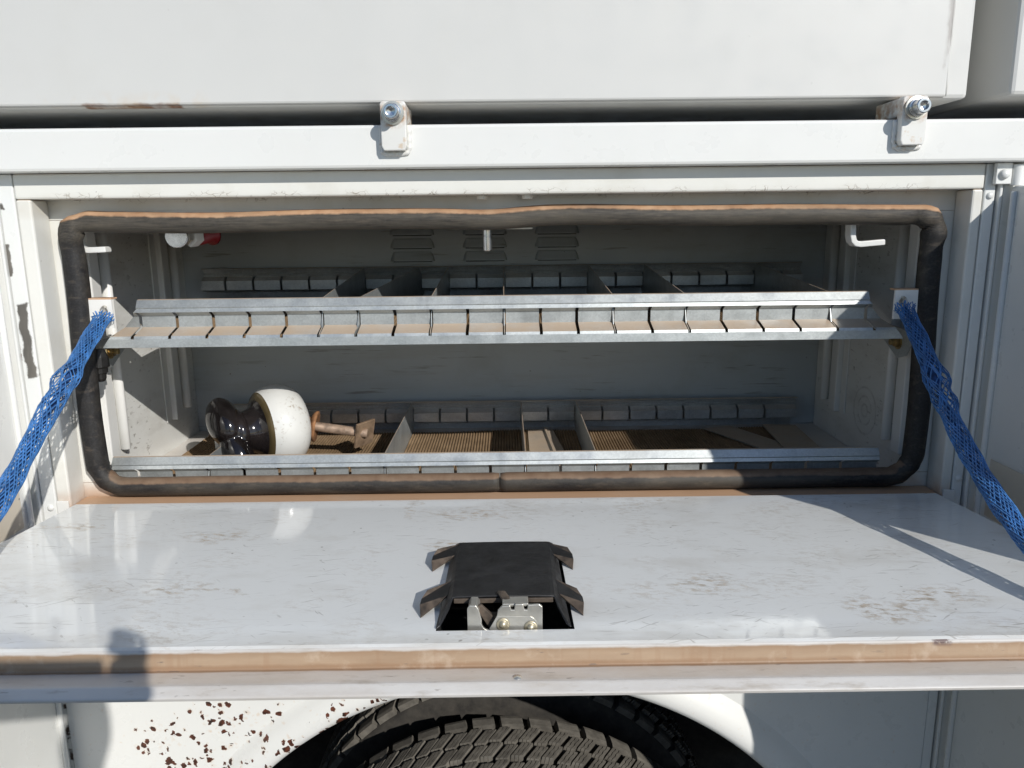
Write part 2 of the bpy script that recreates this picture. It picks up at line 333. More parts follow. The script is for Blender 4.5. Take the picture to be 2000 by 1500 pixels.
# ------------------------------------------------------------------ object helpers
WM = {}
def link(o, parent=None, local=False):
    COL.objects.link(o)
    if parent is not None:
        o.parent = parent
        if not local: o.matrix_parent_inverse = WM[parent.name].inverted()
    WM[o.name] = Matrix.Identity(4)
    return o
def thing(name, label, cat, loc, group=None):
    o = bpy.data.objects.new(name, None); o.location = loc; o.empty_display_size = .05; COL.objects.link(o)
    o['label'] = label; o['category'] = cat
    if group: o['group'] = group
    WM[o.name] = Matrix.Translation(loc); return o
def tag(o, label, cat, group=None):
    o['label'] = label; o['category'] = cat
    if group: o['group'] = group
    return o
def mesh(name, v, f, mat, parent=None, local=False, smooth=False, bevel=0, solid=0, seg=2, angle=35, offs=0):
    me = bpy.data.meshes.new(name); me.from_pydata([tuple(p) for p in v], [], f)
    bm = bmesh.new(); bm.from_mesh(me); bmesh.ops.recalc_face_normals(bm, faces=bm.faces); bm.to_mesh(me); bm.free()
    for mm in (mat if isinstance(mat, list) else [mat]): me.materials.append(mm)
    if smooth: me.polygons.foreach_set('use_smooth', [True]*len(me.polygons))
    o = bpy.data.objects.new(name, me); link(o, parent, local)
    if solid:
        m = o.modifiers.new('s', 'SOLIDIFY'); m.thickness = solid; m.offset = offs
    if bevel:
        m = o.modifiers.new('b', 'BEVEL'); m.width = bevel; m.segments = seg; m.limit_method = 'ANGLE'; m.angle_limit = R(angle); m.harden_normals = False
    return o
BF = [(0, 1, 3, 2), (4, 6, 7, 5), (0, 4, 5, 1), (2, 3, 7, 6), (0, 2, 6, 4), (1, 5, 7, 3)]
def bv(x0, x1, y0, y1, z0, z1): return [(x, y, z) for x in (x0, x1) for y in (y0, y1) for z in (z0, z1)]
def box(name, b, mat, parent=None, bevel=.0015, local=False): return mesh(name, bv(*b), BF, mat, parent, local, bevel=bevel)
def joined(bs):
    v, f = [], []
    for b in bs:
        n = len(v); v += bv(*b) if len(b) == 6 else b; f += [tuple(i+n for i in q) for q in BF]
    return v, f
def lathe(prof, axis='z', seg=32, fn=None):
    """prof: (a, r) along the axis; returns verts, faces"""
    v, f = [], []; n = len(prof)
    for k in range(seg):
        t = 2*math.pi*k/seg
        for i, (a, r) in enumerate(prof):
            if fn: a, r = fn(a, r, t)
            c, s = r*math.cos(t), r*math.sin(t)
            v.append({'z': (c, s, a), 'x': (a, c, s), 'y': (s, a, c)}[axis])
    for k in range(seg):
        for i in range(n-1):
            a, b = k*n+i, ((k+1) % seg)*n+i
            f.append((a, b, b+1, a+1))
    return v, f
def xf(v, mtx): return [tuple(mtx @ Vector(p)) for p in v]
def prism(outline, h0, h1, axis='y'):
    """extrude a 2-D outline; axis is the extrusion axis; outline in the other two (x,z), (x,y) or (y,z)"""
    n = len(outline)
    def P(p, h): return {'y': (p[0], h, p[1]), 'z': (p[0], p[1], h), 'x': (h, p[0], p[1])}[axis]
    v = [P(p, h0) for p in outline] + [P(p, h1) for p in outline]
    f = [tuple(range(n)), tuple(range(2*n-1, n-1, -1))] + [(i, (i+1) % n, n+(i+1) % n, n+i) for i in range(n)]
    return v, f
def sweep(path, rads, seg=10, closed=False, up=Vector((0, 1, 0)), rfn=None):
    v, f = [], []; n = len(path)
    for i, p in enumerate(path):
        a = path[i-1] if (i or closed) else path[i]; b = path[(i+1) % n] if (i < n-1 or closed) else path[i]
        t = (b-a).normalized(); s = t.cross(up)
        if s.length < 1e-4: s = t.cross(Vector((1, 0, 0)))
        s.normalize(); u = s.cross(t)
        for k in range(seg):
            an = 2*math.pi*k/seg
            r = rads(i, an) if callable(rads) else rads
            rx, ry = r if isinstance(r, tuple) else (r, r)
            v.append(tuple(p + s*math.cos(an)*rx + u*math.sin(an)*ry))
    for i in range(n if closed else n-1):
        j = (i+1) % n
        for k in range(seg):
            l = (k+1) % seg
            f.append((i*seg+k, i*seg+l, j*seg+l, j*seg+k))
    if not closed: f += [tuple(range(seg)), tuple(range((n-1)*seg, n*seg))]
    return v, f
def catmull(pts, n):
    P = [pts[0]*2-pts[1]] + pts + [pts[-1]*2-pts[-2]]; out = []
    for i in range(1, len(P)-2):
        for k in range(n):
            t = k/n; a, b, c, d = P[i-1:i+3]
            out.append(.5*((2*b)+(c-a)*t+(2*a-5*b+4*c-d)*t*t+(3*b-a-3*c+d)*t**3))
    out.append(pts[-1]); return out
def hexpts(r, cx=0, cz=0, ph=0): return [(cx+r*math.cos(R(60*k)+ph), cz+r*math.sin(R(60*k)+ph)) for k in range(6)]

# ================================================================== the setting
gr = mesh('ground', [(-60, -60, GZ), (60, -60, GZ), (60, 60, GZ), (-60, 60, GZ)], [(0, 1, 2, 3)], M['ground']); gr['kind'] = 'structure'

# ================================================================== the truck
T = thing('service_truck', 'white painted service truck body with an open side compartment above its rear wheels', 'truck', (0, .5, GZ))
# --- upper cabinets
UC = box('upper_cabinet', (-1.5, .677, 0, .6, .1275, 1.0), M['upper'], T, .006)
box('cabinet_door', (-1.49, .6405, -.009, -.0005, .1295, .99), M['upper'], UC, .003)
# a wavy sealant bead along the door seam
bead = [Vector((.6425+.0006*math.sin(i*1.7), -.003, .131+i*.02)) for i in range(20)]
v, f = sweep(bead, lambda i, a: .0022*(1+.25*math.sin(i*2.3)), 6); mesh('sealant_bead', v, f, M['upper'], UC, smooth=True)
UC['label'] = 'large white upper cabinet hinged above the top rail'
box('neighbour_cabinet', (.737, 1.6, -.004, .6, .131, 1.0), M['upper'], T, .006)
# --- top rail and cavity behind it
box('top_rail', (-1.6, 1.6, -.03, .09, .037, .0965), M['rail'], T, .0045)
box('roof_sheet', (-1.6, 1.6, .091, .6, .05, .075), M['tone'], T, .002)  # shade of the gap under the cabinets is put into this dark colour
# --- hinge brackets with socket bolts, welded on the rail
def bracket(cx, lean):
    pl = [(-.0175, .066), (-.0145, .0595), (.0145, .0595), (.0175, .066), (.018, .122), (.0155, .1255), (-.0155, .1255), (-.018, .122)]
    v, f = prism([(cx+a, b) for a, b in pl], -.047, -.031)
    br = mesh('hinge_bracket', v, f, M['bracket'], T, bevel=.0015)
    v, f = joined([(cx-.016, cx+.016, -.031, .04, .100, .1245)]); mesh('bracket_lug', v, f, M['bracket'], br, bevel=.002)
    pth = [Vector((cx+a, -.0315, b)) for a, b in ((-.0195, .095), (-.0198, .08), (-.0195, .066), (-.016, .0575), (-.006, .0562), (.006, .0565), (.016, .0575), (.0197, .066), (.0198, .08), (.0195, .095))]
    pth = catmull(pth, 4)
    v, f = sweep(pth, lambda i, a: .0034*(1+.22*math.sin(i*1.9)+.12*math.sin(i*4.1)), 8); mesh('weld_bead', v, f, M['bracket'], br, smooth=True)
    z0 = .1095; d = lean
    v, f = lathe([(-.0465, 0), (-.0465, .0155), (-.0480, .0160), (-.0505, .0158), (-.0508, .010)], 'y', 28); v = [(x+cx, y, z+z0) for x, y, z in v]
    mesh('washer', v, f, M['zinc'], br, smooth=False)
    pr = [(-.0505, .0125), (-.0545, .0125), (-.0548, .0105), (-.069, .0103), (-.0702, .0093), (-.0702, .0062), (-.064, .0058), (-.063, 0)]
    v, f = lathe(pr, 'y', 24); v = [(x+cx, y, z+z0) for x, y, z in v]
    mesh('socket_bolt', v, f, M['chrome'], br, smooth=False, bevel=.0004)
bracket(-.152, 0); bracket(.579, 0)

# --- door frame round the opening
box('frame_top', (-.722, .716, 0, .045, 0, .0366), M['frame'], T, .003)
PL = box('frame_post', (-.722, -.70, 0.0005, .0447, -.53, -.0005), M['frame'], T, .003)
box('frame_post', (.70, .716, 0.0005, .0447, -.53, -.0005), M['frame'], T, .003)
box('sill', (-.6995, .6995, -.031, .0447, -.53, -.4785), M['sill'], T, .003)
v, f = sweep([Vector((x, -.034, -.474)) for x in (-.672, 0, .672)], .0055, 12); mesh('piano_hinge', v, f, M['sill'], T, smooth=True)
# inner flange that carries the seal
for b in ((-.715, .715, .046, .0485, -.030, .012), (-.715, .715, .046, .0485, -.492, -.456), (-.715, -.671, .0462, .0487, -.4555, -.0305), (.671, .715, .0462, .0487, -.4555, -.0305)):
    box('seal_flange', b, M['frame'], T, .0004)
for x in (-.032, .037):
    v, f = prism(hexpts(.0085, x, .030), -.0065, -.0005, 'z'); o = mesh('frame_nut', v, f, M['frame'], T, bevel=.0008)
    v, f = prism([(x+.0135*math.cos(R(20*k)), .030+.0135*math.sin(R(20*k))) for k in range(18)], -.0005, .0002, 'z'); mesh('nut_washer', v, f, M['frame'], o)
# corner posts beside the frame, with their folds
box('corner_post', (-.7465, -.7235, .0005, .05, -.53, .0362), M['post'], T, .002)
box('corner_post', (.7175, .7340, .0005, .05, -1.5, .0362), M['white'], T, .002)
box('post_bead', (.7375, .7425, -.004, .04, -1.5, .018), M['white'], T, .0018)
box('post_bead', (-.7525, -.7478, -.003, .04, -.53, .03), M['white'], T, .0015)
box('post_backing', (.716, .80, .0505, .055, -1.5, .0362), M['white'], T, .001)
box('post_backing', (-.85, -.722, .0505, .055, -1.5, .0362), M['white'], T, .001)
box('neighbour_frame', (.746, 1.1, .001, .05, -1.5, .0362), M['white'], T, .002)
box('neighbour_frame', (-1.1, -.7535, .001, .05, -.53, .0362), M['white'], T, .002)
for x, z in ((.726, -.010), (-.733, -.482), (.727, -.452), (-.712, -.4835), (.712, -.4835)):
    v, f = lathe([(.0005, .0052), (-.0018, .0046), (-.0028, .0025), (-.003, 0)], 'y', 14); v = [(a+x, b, c+z) for a, b, c in v]
    mesh('rivet', v, f, M['white'], T, smooth=True)
# clips at the two bottom corners
for s in (-1, 1):
    pl = [(s*.702+a*s, b) for a, b in ((0, -.470), (.019, -.470), (.019, -.492), (.012, -.497), (0, -.497))]
    v, f = prism(pl, -.0035, 0); mesh('corner_clip', v, f, M['white'], T, bevel=.0008)

# --- hinge of the neighbouring door, top right
hp = box('hinge_leaf', (.7245, .7475, -.0125, -.0045, .006, .0362), M['white'], T, .001)
v, f = lathe([(.004, .0085), (.0335, .0085)], 'z', 20); v = [(x+.757, y-.010, z) for x, y, z in v]
v += [(.757, -.010, .004), (.757, -.010, .0335)]; mesh('hinge_knuckle', v, f, M['white'], hp, smooth=True)
for x in (.7355,):
    v, f = lathe([(-.0125, .0075), (-.0165, .0068), (-.019, .004), (-.0195, 0)], 'y', 18); v = [(a+x, b, c+.020) for a, b, c in v]
    mesh('hinge_screw', v, f, M['white'], hp, smooth=True)

# --- the two neighbouring doors, standing open
def side_door(s):
    x0 = .752*s if s > 0 else -.757
    d = box('side_door', tuple(sorted((x0, x0+.03*s))) + (-.546, -.006, -1.45, .003), M['white'], T, .004)
    d['label'] = 'open door of the next compartment at the ' + ('right' if s > 0 else 'left') + ' edge'
    e = .0022*s
    box('door_liner', tuple(sorted((x0-e, x0-.0002*s))) + (-.53, -.034, -.405, -.010), M['white'], d, .0008)
    box('door_liner', tuple(sorted((x0-e*.6, x0-.0002*s))) + (-.53, -.036, -.500, -.4085), M['beige'], d, .0005)
    box('door_liner', tuple(sorted((x0-e, x0-.0002*s))) + (-.53, -.034, -1.44, -.5035), M['white'], d, .0008)
    v, f = sweep([Vector((x0-.003*s, -.020, z)) for z in (-1.44, -.9, -.3, -.005)], .0045, 10, up=Vector((1, 0, 0))); mesh('door_hem', v, f, M['white'], d, smooth=True)
side_door(1); side_door(-1)

# --- compartment liner
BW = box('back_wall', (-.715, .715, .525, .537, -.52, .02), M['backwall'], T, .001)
box('side_wall', (-.715, -.70, .049, .5245, -.52, .02), M['inner'], T, .001)
box('side_wall', (.70, .715, .049, .5245, -.52, .02), M['inner'], T, .001)
box('compartment_ceiling', (-.6995, .6995, .049, .5245, .0125, .02), M['tone'], T, .001)  # unseen ceiling coloured dark to cut bounced light on the back wall
box('compartment_floor', (-.6995, .6995, .049, .5245, -.52, -.4975), M['inner'], T, .001)
# louvres pressed into the back wall
lv = None
for cx in (-.198, -.042, .113):
    for zt in (-.043, -.071, -.099):
        nx, nz = 16, 6; v = []; f = []
        for j in range(nz+1):
            q = j/nz
            for i in range(nx+1):
                p = i/nx*2-1; wv = .0475*(1-.16*(1-q)**2)
                e = min(1, (1-abs(p))*5); e = e*e*(3-2*e)
                v.append((p*wv, -.0095*(q**1.2)*e-.0003, -q*.0205))
        for j in range(nz):
            for i in range(nx): a = j*(nx+1)+i; f.append((a, a+1, a+nx+2, a+nx+1))
        if lv is None:
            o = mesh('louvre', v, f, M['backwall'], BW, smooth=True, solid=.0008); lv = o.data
        else:
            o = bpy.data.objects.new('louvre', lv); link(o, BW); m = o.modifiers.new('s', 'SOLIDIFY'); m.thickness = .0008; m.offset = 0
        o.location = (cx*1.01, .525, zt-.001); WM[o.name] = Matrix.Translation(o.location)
        box('louvre_slot_shade', (cx*1.01-.042, cx*1.01+.042, .5235, .5246, zt-.0235, zt-.0195), M['hole'], o, 0)  # solid black strip painted as the shade under the louvre hood
# vertical shelf standards on the side walls
def standard(s, y0, y1, z0, z1):
    X = .70
    def bx(a, b): return tuple(sorted((s*a, s*b)))
    st = box('shelf_standard', bx(X-.0005, X-.014)+(y0, y0+.030, z0, z1), M['strut'], T, .0022)
    box('standard_fold', bx(X-.0005, X-.0035)+(y0-.024, y0-.0012, z0, z1), M['strut'], st, .0008)
    box('standard_fold', bx(X-.0005, X-.007)+(y0+.0312, y0+.0395, z0+.01, z1), M['strut'], st, .001)
    v, f = sweep([Vector((s*(X-.009), y1-.013, z)) for z in (z0+.012, z0+.0135, z1)], lambda i, a: (.0090, .0065) if i else (.0075, .005), 12, up=Vector((0, 1, 0)))
    mesh('standard_lip', v, f, M['strut'], st, smooth=True, bevel=0)
for s in (-1, 1):
    standard(s, .116, .187, -.448, -.004); standard(s, .388, .466, -.436, -.004)
# strap anchor plates
def anchor(s):
    hx, hz, hr = s*.6275, -.170, .0065
    x0, x1 = sorted((s*.614, s*.664)); z0, z1 = -.197, -.152
    n = 24; v = []; f = []
    ring = [(hx+hr*math.cos(2*math.pi*k/n), hz+hr*math.sin(2*math.pi*k/n)) for k in range(n)]
    out = []
    for k in range(n):
        a = 2*math.pi*k/n; dx, dz = math.cos(a), math.sin(a)
        t = min(((x1-hx)/dx if dx > 1e-6 else 9), ((x0-hx)/dx if dx < -1e-6 else 9), ((z1-hz)/dz if dz > 1e-6 else 9), ((z0-hz)/dz if dz < -1e-6 else 9))
        out.append((hx+dx*t, hz+dz*t))
    # snap nearest ring spokes onto the plate corners
    for cxz in ((x0, z0), (x0, z1), (x1, z0), (x1, z1)):
        i = min(range(n), key=lambda k: (out[k][0]-cxz[0])**2+(out[k][1]-cxz[1])**2); out[i] = cxz
    v = [(a, .034, b) for a, b in ring] + [(a, .034, b) for a, b in out]
    f = [(k, (k+1) % n, n+(k+1) % n, n+k) for k in range(n)]
    p = mesh('anchor_plate', v, f, M['strut'], T, solid=.004)
    v, f = joined([(x0, x1, .032, .052, z1-.0005, z1+.0022)]); mesh('plate_return', v, f, M['sill'], p, bevel=.0008)
    v, f = joined([(s*.664-.003, s*.664+.003, .0365, .11, z0+.004, z1-.002)]); mesh('plate_side', v, f, M['strut'], p, bevel=.0008)
anchor(-1); anchor(1)
# gusset plates that carry the upper shelf
for s in (-1, 1):
    X = s*.668
    v, f = prism([(.055, -.226), (.235, -.216), (.112, -.274), (.085, -.266)], X-.0012, X+.0012, 'x')
    gp = mesh('shelf_gusset', v, f, M['galv'], T, bevel=.0004)
    mt = Matrix.Translation((X, .112, -.2465))
    v, f = prism(hexpts(.0092), min(-s*.0012, -s*.0085), max(-s*.0012, -s*.0085), 'x'); mesh('hex_nut', xf(v, mt), f, M['brass'], gp, bevel=.0008)
    v, f = lathe([(-s*.0085, .0052), (-s*.016, .0052), (-s*.0165, 0)], 'x', 14); mesh('bolt_end', xf(v, mt), f, M['brass'], gp, bevel=.0005)
    v, f = lathe([(-s*.0012, .0125), (-s*.0028, .0125), (-s*.0028, .004)], 'x', 20); mesh('washer', xf(v, mt), f, M['brass'], gp)
# striker, hooks and push button under the top of the opening
st = box('striker_plate', (-.061, .045, .045, .09, -.0515, -.0485), M['zinc'], T, .0008)
v, f = lathe([(-.0515, .0075), (-.060, .0075), (-.0605, .0068), (-.0625, .0068), (-.063, .0075), (-.0835, .0073), (-.0848, .006), (-.0848, 0)], 'z', 20)
mesh('striker_pin', [(x-.026, y+.06, z) for x, y, z in v], f, M['chrome'], st, smooth=False)
def hook(pts, wd, name='hanging_hook'):
    pth = catmull([Vector(p) for p in pts], 5)
    v, f = sweep(pth, lambda i, a: (wd*math.copysign(abs(math.cos(a))**.4, math.cos(a)), .0042*math.copysign(abs(math.sin(a))**.4, math.sin(a))), 12, up=Vector((0, 0, 1)) if False else Vector((0, 1, 0)))
    return mesh(name, v, f, M['rail'], T, smooth=True)
def flat_hook(pts, y0, y1):
    t = .0045; n = len(pts); v = []; f = []
    pth = [Vector((a, b)) for a, b in pts]; L = []; Rr = []
    for i, p in enumerate(pth):
        a = pth[max(0, i-1)]; b = pth[min(n-1, i+1)]; d = (b-a).normalized(); nn = Vector((-d.y, d.x))
        L.append(p+nn*t); Rr.append(p-nn*t)
    v, f = prism([tuple(p) for p in L+Rr[::-1]], y0, y1); return mesh('hanging_hook', v, f, M['rail'], T, bevel=.0015)
flat_hook([(.549, -.012), (.5515, -.068), (.5535, -.0755), (.558, -.080), (.565, -.081), (.603, -.078)], .056, .078)
flat_hook([(-.668, -.012), (-.668, -.064), (-.666, -.0715), (-.660, -.0755), (-.653, -.0765), (-.624, -.0755)], .052, .072)
pb = mesh('push_button', *[lathe([(.098, 0), (.098, .0178), (.0995, .0192), (.1035, .0188), (.104, .008), (.118, .007)], 'y', 32)][0:1][0], M['chrome'], T, smooth=False, bevel=.0006)
pb.data.transform(Matrix.Translation((-.531, 0, -.057)))
pb['label'] = 'round silver push button with red cap'
def putaxis(prof, name, mat, seg=20, hexa=False):
    d = Vector((.030, .05, .004)).normalized(); q = Vector((0, 1, 0)).rotation_difference(d).to_matrix().to_4x4()
    v, f = lathe(prof, 'y', 6 if hexa else seg); v = xf(v, Matrix.Translation((-.531, .102, -.057)) @ q)
    return mesh(name, v, f, mat, pb, smooth=not hexa, bevel=.0008 if hexa else 0)
putaxis([(0, .0065), (.030, .0065)], 'thread', M['brass'])
putaxis([(.012, 0), (.012, .0155), (.020, .0155), (.020, 0)], 'lock_nut', M['zinc'], hexa=True)
putaxis([(.022, 0), (.022, .020), (.038, .020), (.038, 0)], 'hex_block', M['rail'], hexa=True)
putaxis([(.040, 0), (.040, .0185), (.062, .0165), (.066, .021), (.070, .021), (.070, 0)], 'red_cap', M['red'])
# loose black plug below the left anchor
v, f = lathe([(-.232, 0), (-.233, .006), (-.246, .011), (-.262, .0125), (-.264, .0095), (-.272, .0095), (-.273, .0072), (-.281, .0070), (-.286, .0045), (-.2865, 0)], 'z', 14, fn=lambda a, r, t: (a, r*(1+.12*math.sin(3*t))))
mesh('rubber_plug', [(x-.652+(z+.23)*.05, y+.052, z) for x, y, z in v], f, M['plug'], T, smooth=False, bevel=.0004)

# --- the seal round the opening
def seal():
    x0, x1, z0, z1, rc = -.6685, .6685, -.4605, -.0335, .042
    pts = []
    def seg(a, b, n): pts.extend([a.lerp(b, i/n) for i in range(n)])
    def arc(cx, cz, a0, a1, n): pts.extend([Vector((cx+rc*math.cos(R(a0+(a1-a0)*i/n)), 0, cz+rc*math.sin(R(a0+(a1-a0)*i/n)))) for i in range(n)])
    xs = -.0115
    seg(Vector((xs+.0006, 0, z0)), Vector((x1-rc, 0, z0)), 60); arc(x1-rc, z0+rc, -90, 0, 10)
    seg(Vector((x1, 0, z0+rc)), Vector((x1, 0, z1-rc)), 40); arc(x1-rc, z1-rc, 0, 90, 12)
    seg(Vector((x1-rc, 0, z1)), Vector((x0+rc, 0, z1)), 110); arc(x0+rc, z1-rc, 90, 180, 10)
    seg(Vector((x0, 0, z1-rc)), Vector((x0, 0, z0+rc)), 40); arc(x0+rc, z0+rc, 180, 270, 10)
    seg(Vector((x0+rc, 0, z0)), Vector((xs-.0006, 0, z0)), 60); pts.append(Vector((xs-.0006, 0, z0)))
    path = []
    for p in pts:
        q = p.copy(); q.y = .037
        if q.z > -.05:
            q.z += .0022*math.sin(q.x*6+1) + .0010*math.sin(q.x*17)
            q.z -= .0045*math.exp(-((q.x+.02)/.06)**2)
        elif abs(q.x) > .66: q.x += (-1 if q.x < 0 else 1)*(.003*math.sin(q.z*14) )
        for cx in (x0, x1):
            d = math.hypot(q.x-cx, q.z-z1)
            if d < .05: k = (1-d/.05)**2*(3-2*(1-d/.05)); q.x += (1 if cx > 0 else -1)*.006*k; q.z += .005*k; q.y -= .006*k
        path.append(q)
    n = len(path)
    def rad(i, an):
        p = path[i]; r = .0158
        if abs(p.x) > .655: r = .0172
        if p.z < -.43: r = .0158
        r *= 1+.010*math.sin(i*.23)+.006*math.sin(i*.31+an*2)
        for cx in (x0, x1):                            # folds where it is bent round a corner
            d = math.hypot(p.x-cx, p.z-z1)
            if d < .07:
                k = 1-d/.07; r *= 1+(.16 if cx > 0 else .10)*k*math.sin(i*.9+(2 if cx > 0 else .6)) + .05*k*math.sin(i*1.3+an*2)
            d = math.hypot(p.x-cx, p.z-z0)
            if d < .05: r *= 1+.10*(1-d/.05)*math.sin(i*1.6+an*2)
        e = min(i, n-1-i)
        if e == 0: r *= .93
        return r
    v, f = sweep(path, rad, 20)
    o = mesh('door_seal', v, f, M['seal'], T, smooth=True); o['label'] = 'dusty black rubber bulb seal round the opening'
seal()

# --- fender with wheel arch
AC = Vector((.006, -1.411)); AR = .618
def fender():
    xa, xb, zt = -.7545, .7165, -.531
    n = 96; v = []; f = []
    for k in range(n+1):
        a = math.pi*k/n; dx, dz = math.cos(a), math.sin(a)
        t = min((xb-AC.x)/dx if dx > 1e-6 else 9, (xa-AC.x)/dx if dx < -1e-6 else 9, (zt-AC.y)/dz if dz > 1e-6 else 9)
        ri = AR+.058
        v += [(AC.x+dx*ri, .0, AC.y+dz*ri), (AC.x+dx*t, .0, AC.y+dz*t)]
    for cxz in ((xa, zt), (xb, zt)):
        i = min(range(n+1), key=lambda k: (v[2*k+1][0]-cxz[0])**2+(v[2*k+1][2]-cxz[1])**2); v[2*i+1] = (cxz[0], 0, cxz[1])
    f = [(2*k, 2*k+2, 2*k+3, 2*k+1) for k in range(n)]
    fe = mesh('fender', v, f, M['fender'], T); fe['label'] = 'white fender with rust chips round the wheel arch'
    prof = [(.062, .0005), (.058, -.0015), (.050, -.009), (.040, -.0165), (.026, -.0215), (.012, -.0215), (.003, -.017), (-.001, -.009), (.0, .004), (.004, .02)]
    v = []; f = []; m = len(prof)
    for k in range(n+1):
        a = math.pi*k/n
        for dr, y in prof: v.append((AC.x+math.cos(a)*(AR+dr), y, AC.y+math.sin(a)*(AR+dr)))
    for k in range(n):
        for i in range(m-1): a = k*m+i; f.append((a, a+m, a+m+1, a+1))
    mesh('arch_flare', v, f, M['fender'], fe, smooth=True)
    v = []; f = []
    for k in range(49):
        a = math.pi*k/48
        for y in (.012, .30, .62): v.append((AC.x+math.cos(a)*(AR+.02), y, AC.y+math.sin(a)*(AR+.02)*.97))
    for k in range(48):
        for i in range(2): a = k*3+i; f.append((a, a+3, a+4, a+1))
    mesh('wheel_housing', v, f, M['under'], T, smooth=True)
    box('housing_back', (-.75, .75, .62, .64, -1.6, -.6), M['under'], T, .001)
    box('skirt_panel', (-1.6, -.7560, .001, .03, -1.5, -.54), M['fender'], T, .001)
fender()

# --- dual tyres with tread blocks
WR, WC = .487, Vector((-.008, 0, -1.496))
def block_mesh(L, W, H, skew, nsl, name, chamf=0):
    v = []; f = []; nb = 4; gap = .0011
    for s in range(nsl):
        a0 = -L/2+L*s/nsl+(gap if s else 0)/2; a1 = -L/2+L*(s+1)/nsl-(gap if s < nsl-1 else 0)/2
        base = len(v)
        for j in range(nb+1):
            b = -W/2+W*j/nb; zz = .0009*(1 if j % 2 else -1); sk = skew*b
            z0 = zz if s else 0; z1 = zz if s < nsl-1 else 0
            ch = chamf*max(0, abs(b)/(W/2)-.6)
            c0 = .0016 if s == 0 else .0003; c1 = .0016 if s == nsl-1 else .0003
            v += [(a0+sk+z0, b, -H), (a0+sk+z0+c0, b*.985, -ch), (a1+sk+z1-c1, b*.985, -ch), (a1+sk+z1, b, -H)]
        for j in range(nb):
            p = base+4*j
            f += [(p, p+4, p+5, p+1), (p+1, p+5, p+6, p+2), (p+2, p+6, p+7, p+3)]
        f += [(base, base+1, base+2, base+3), (base+4*nb+3, base+4*nb+2, base+4*nb+1, base+4*nb)]
    me = bpy.data.meshes.new(name); me.from_pydata(v, [], f)
    bm = bmesh.new(); bm.from_mesh(me); bmesh.ops.recalc_face_normals(bm, faces=bm.faces); bm.to_mesh(me); bm.free()
    me.materials.append(M['tread']); return me
NB = 53
pitchl = 2*math.pi*WR/NB
BM = {'sh': block_mesh(pitchl*.80, .0375, .018, .12, 1, 'shoulder_block', .006),
      'mid': block_mesh(pitchl*.41, .0375, .017, .55, 3, 'tread_block'),
      'ctr': block_mesh(pitchl*.41, .0375, .017, .55, 3, 'tread_block')}
ROWS = [(-.094, 'sh', 0, .006), (-.0475, 'mid', .45, .0015), (0, 'ctr', .05, 0), (.0475, 'mid', .6, .0015), (.094, 'sh', .2, .006)]
def tyre(yc, rows_vis, ang, label):
    prof = [(-.085, .290), (-.108, .320), (-.124, .365), (-.127, .395), (-.123, .428), (-.117, .455), (-.1125, .4655), (-.09, .4685), (-.045, .4705), (0, .4715), (.045, .4705), (.09, .4685), (.1125, .4655), (.117, .455), (.123, .428), (.127, .395), (.124, .365), (.108, .320), (.085, .290)]
    v, f = lathe(prof, 'y', 128)
    t = mesh('tyre', [(x+WC.x, y+yc, z+WC.z) for x, y, z in v], f, M['tyre'], T, smooth=True); t['label'] = label
    rest_v, rest_f = [], []
    for ri, (yy, kind, ph, drop) in enumerate(ROWS):
        nb_ = NB if kind == 'sh' else 2*NB
        for k in range(nb_):
            a = (k+ph)*2*math.pi/nb_; a = (a+math.pi) % (2*math.pi)-math.pi
            mt = Matrix.Translation((WC.x, yc+yy+(0 if kind == 'sh' else (.0035 if k % 2 else -.0035)), WC.z)) @ Matrix.Rotation(a, 4, 'Y') @ Matrix.Translation((0, 0, WR-drop))
            if yy > 0: mt = mt @ Matrix.Scale(-1, 4, (0, 1, 0)) if kind == 'sh' else mt
            if ri in rows_vis and abs(a) < ang:
                o = bpy.data.objects.new('shoulder_block' if kind == 'sh' else 'tread_block', BM[kind]); link(o, t)
                o.matrix_basis = mt
            else:
                n = len(rest_v); rest_v += [tuple(mt @ p.co) for p in BM[kind].vertices]; rest_f += [tuple(i+n for i in p.vertices) for p in BM[kind].polygons]
    o = mesh('tread_ring', rest_v, rest_f, M['tread'], t); o['kind'] = 'stuff'
    v, f = lathe([(-.02, .0), (-.02, .18), (-.085, .24), (-.088, .291), (.088, .291), (.085, .24)], 'y', 48)
    mesh('rim', [(x+WC.x, y+yc, z+WC.z) for x, y, z in v], f, M['zinc'], t, smooth=False)
tyre(.098, (1, 2, 3, 4), R(40), 'outer dual tyre with dusty worn tread')
tyre(.452, (0,), R(62), 'inner dual tyre in the shade of the arch')
v, f = lathe([(.0, .06), (.75, .06)], 'y', 20); mesh('axle', [(x+WC.x, y, z+WC.z) for x, y, z in v], f, M['under'], T, smooth=True)

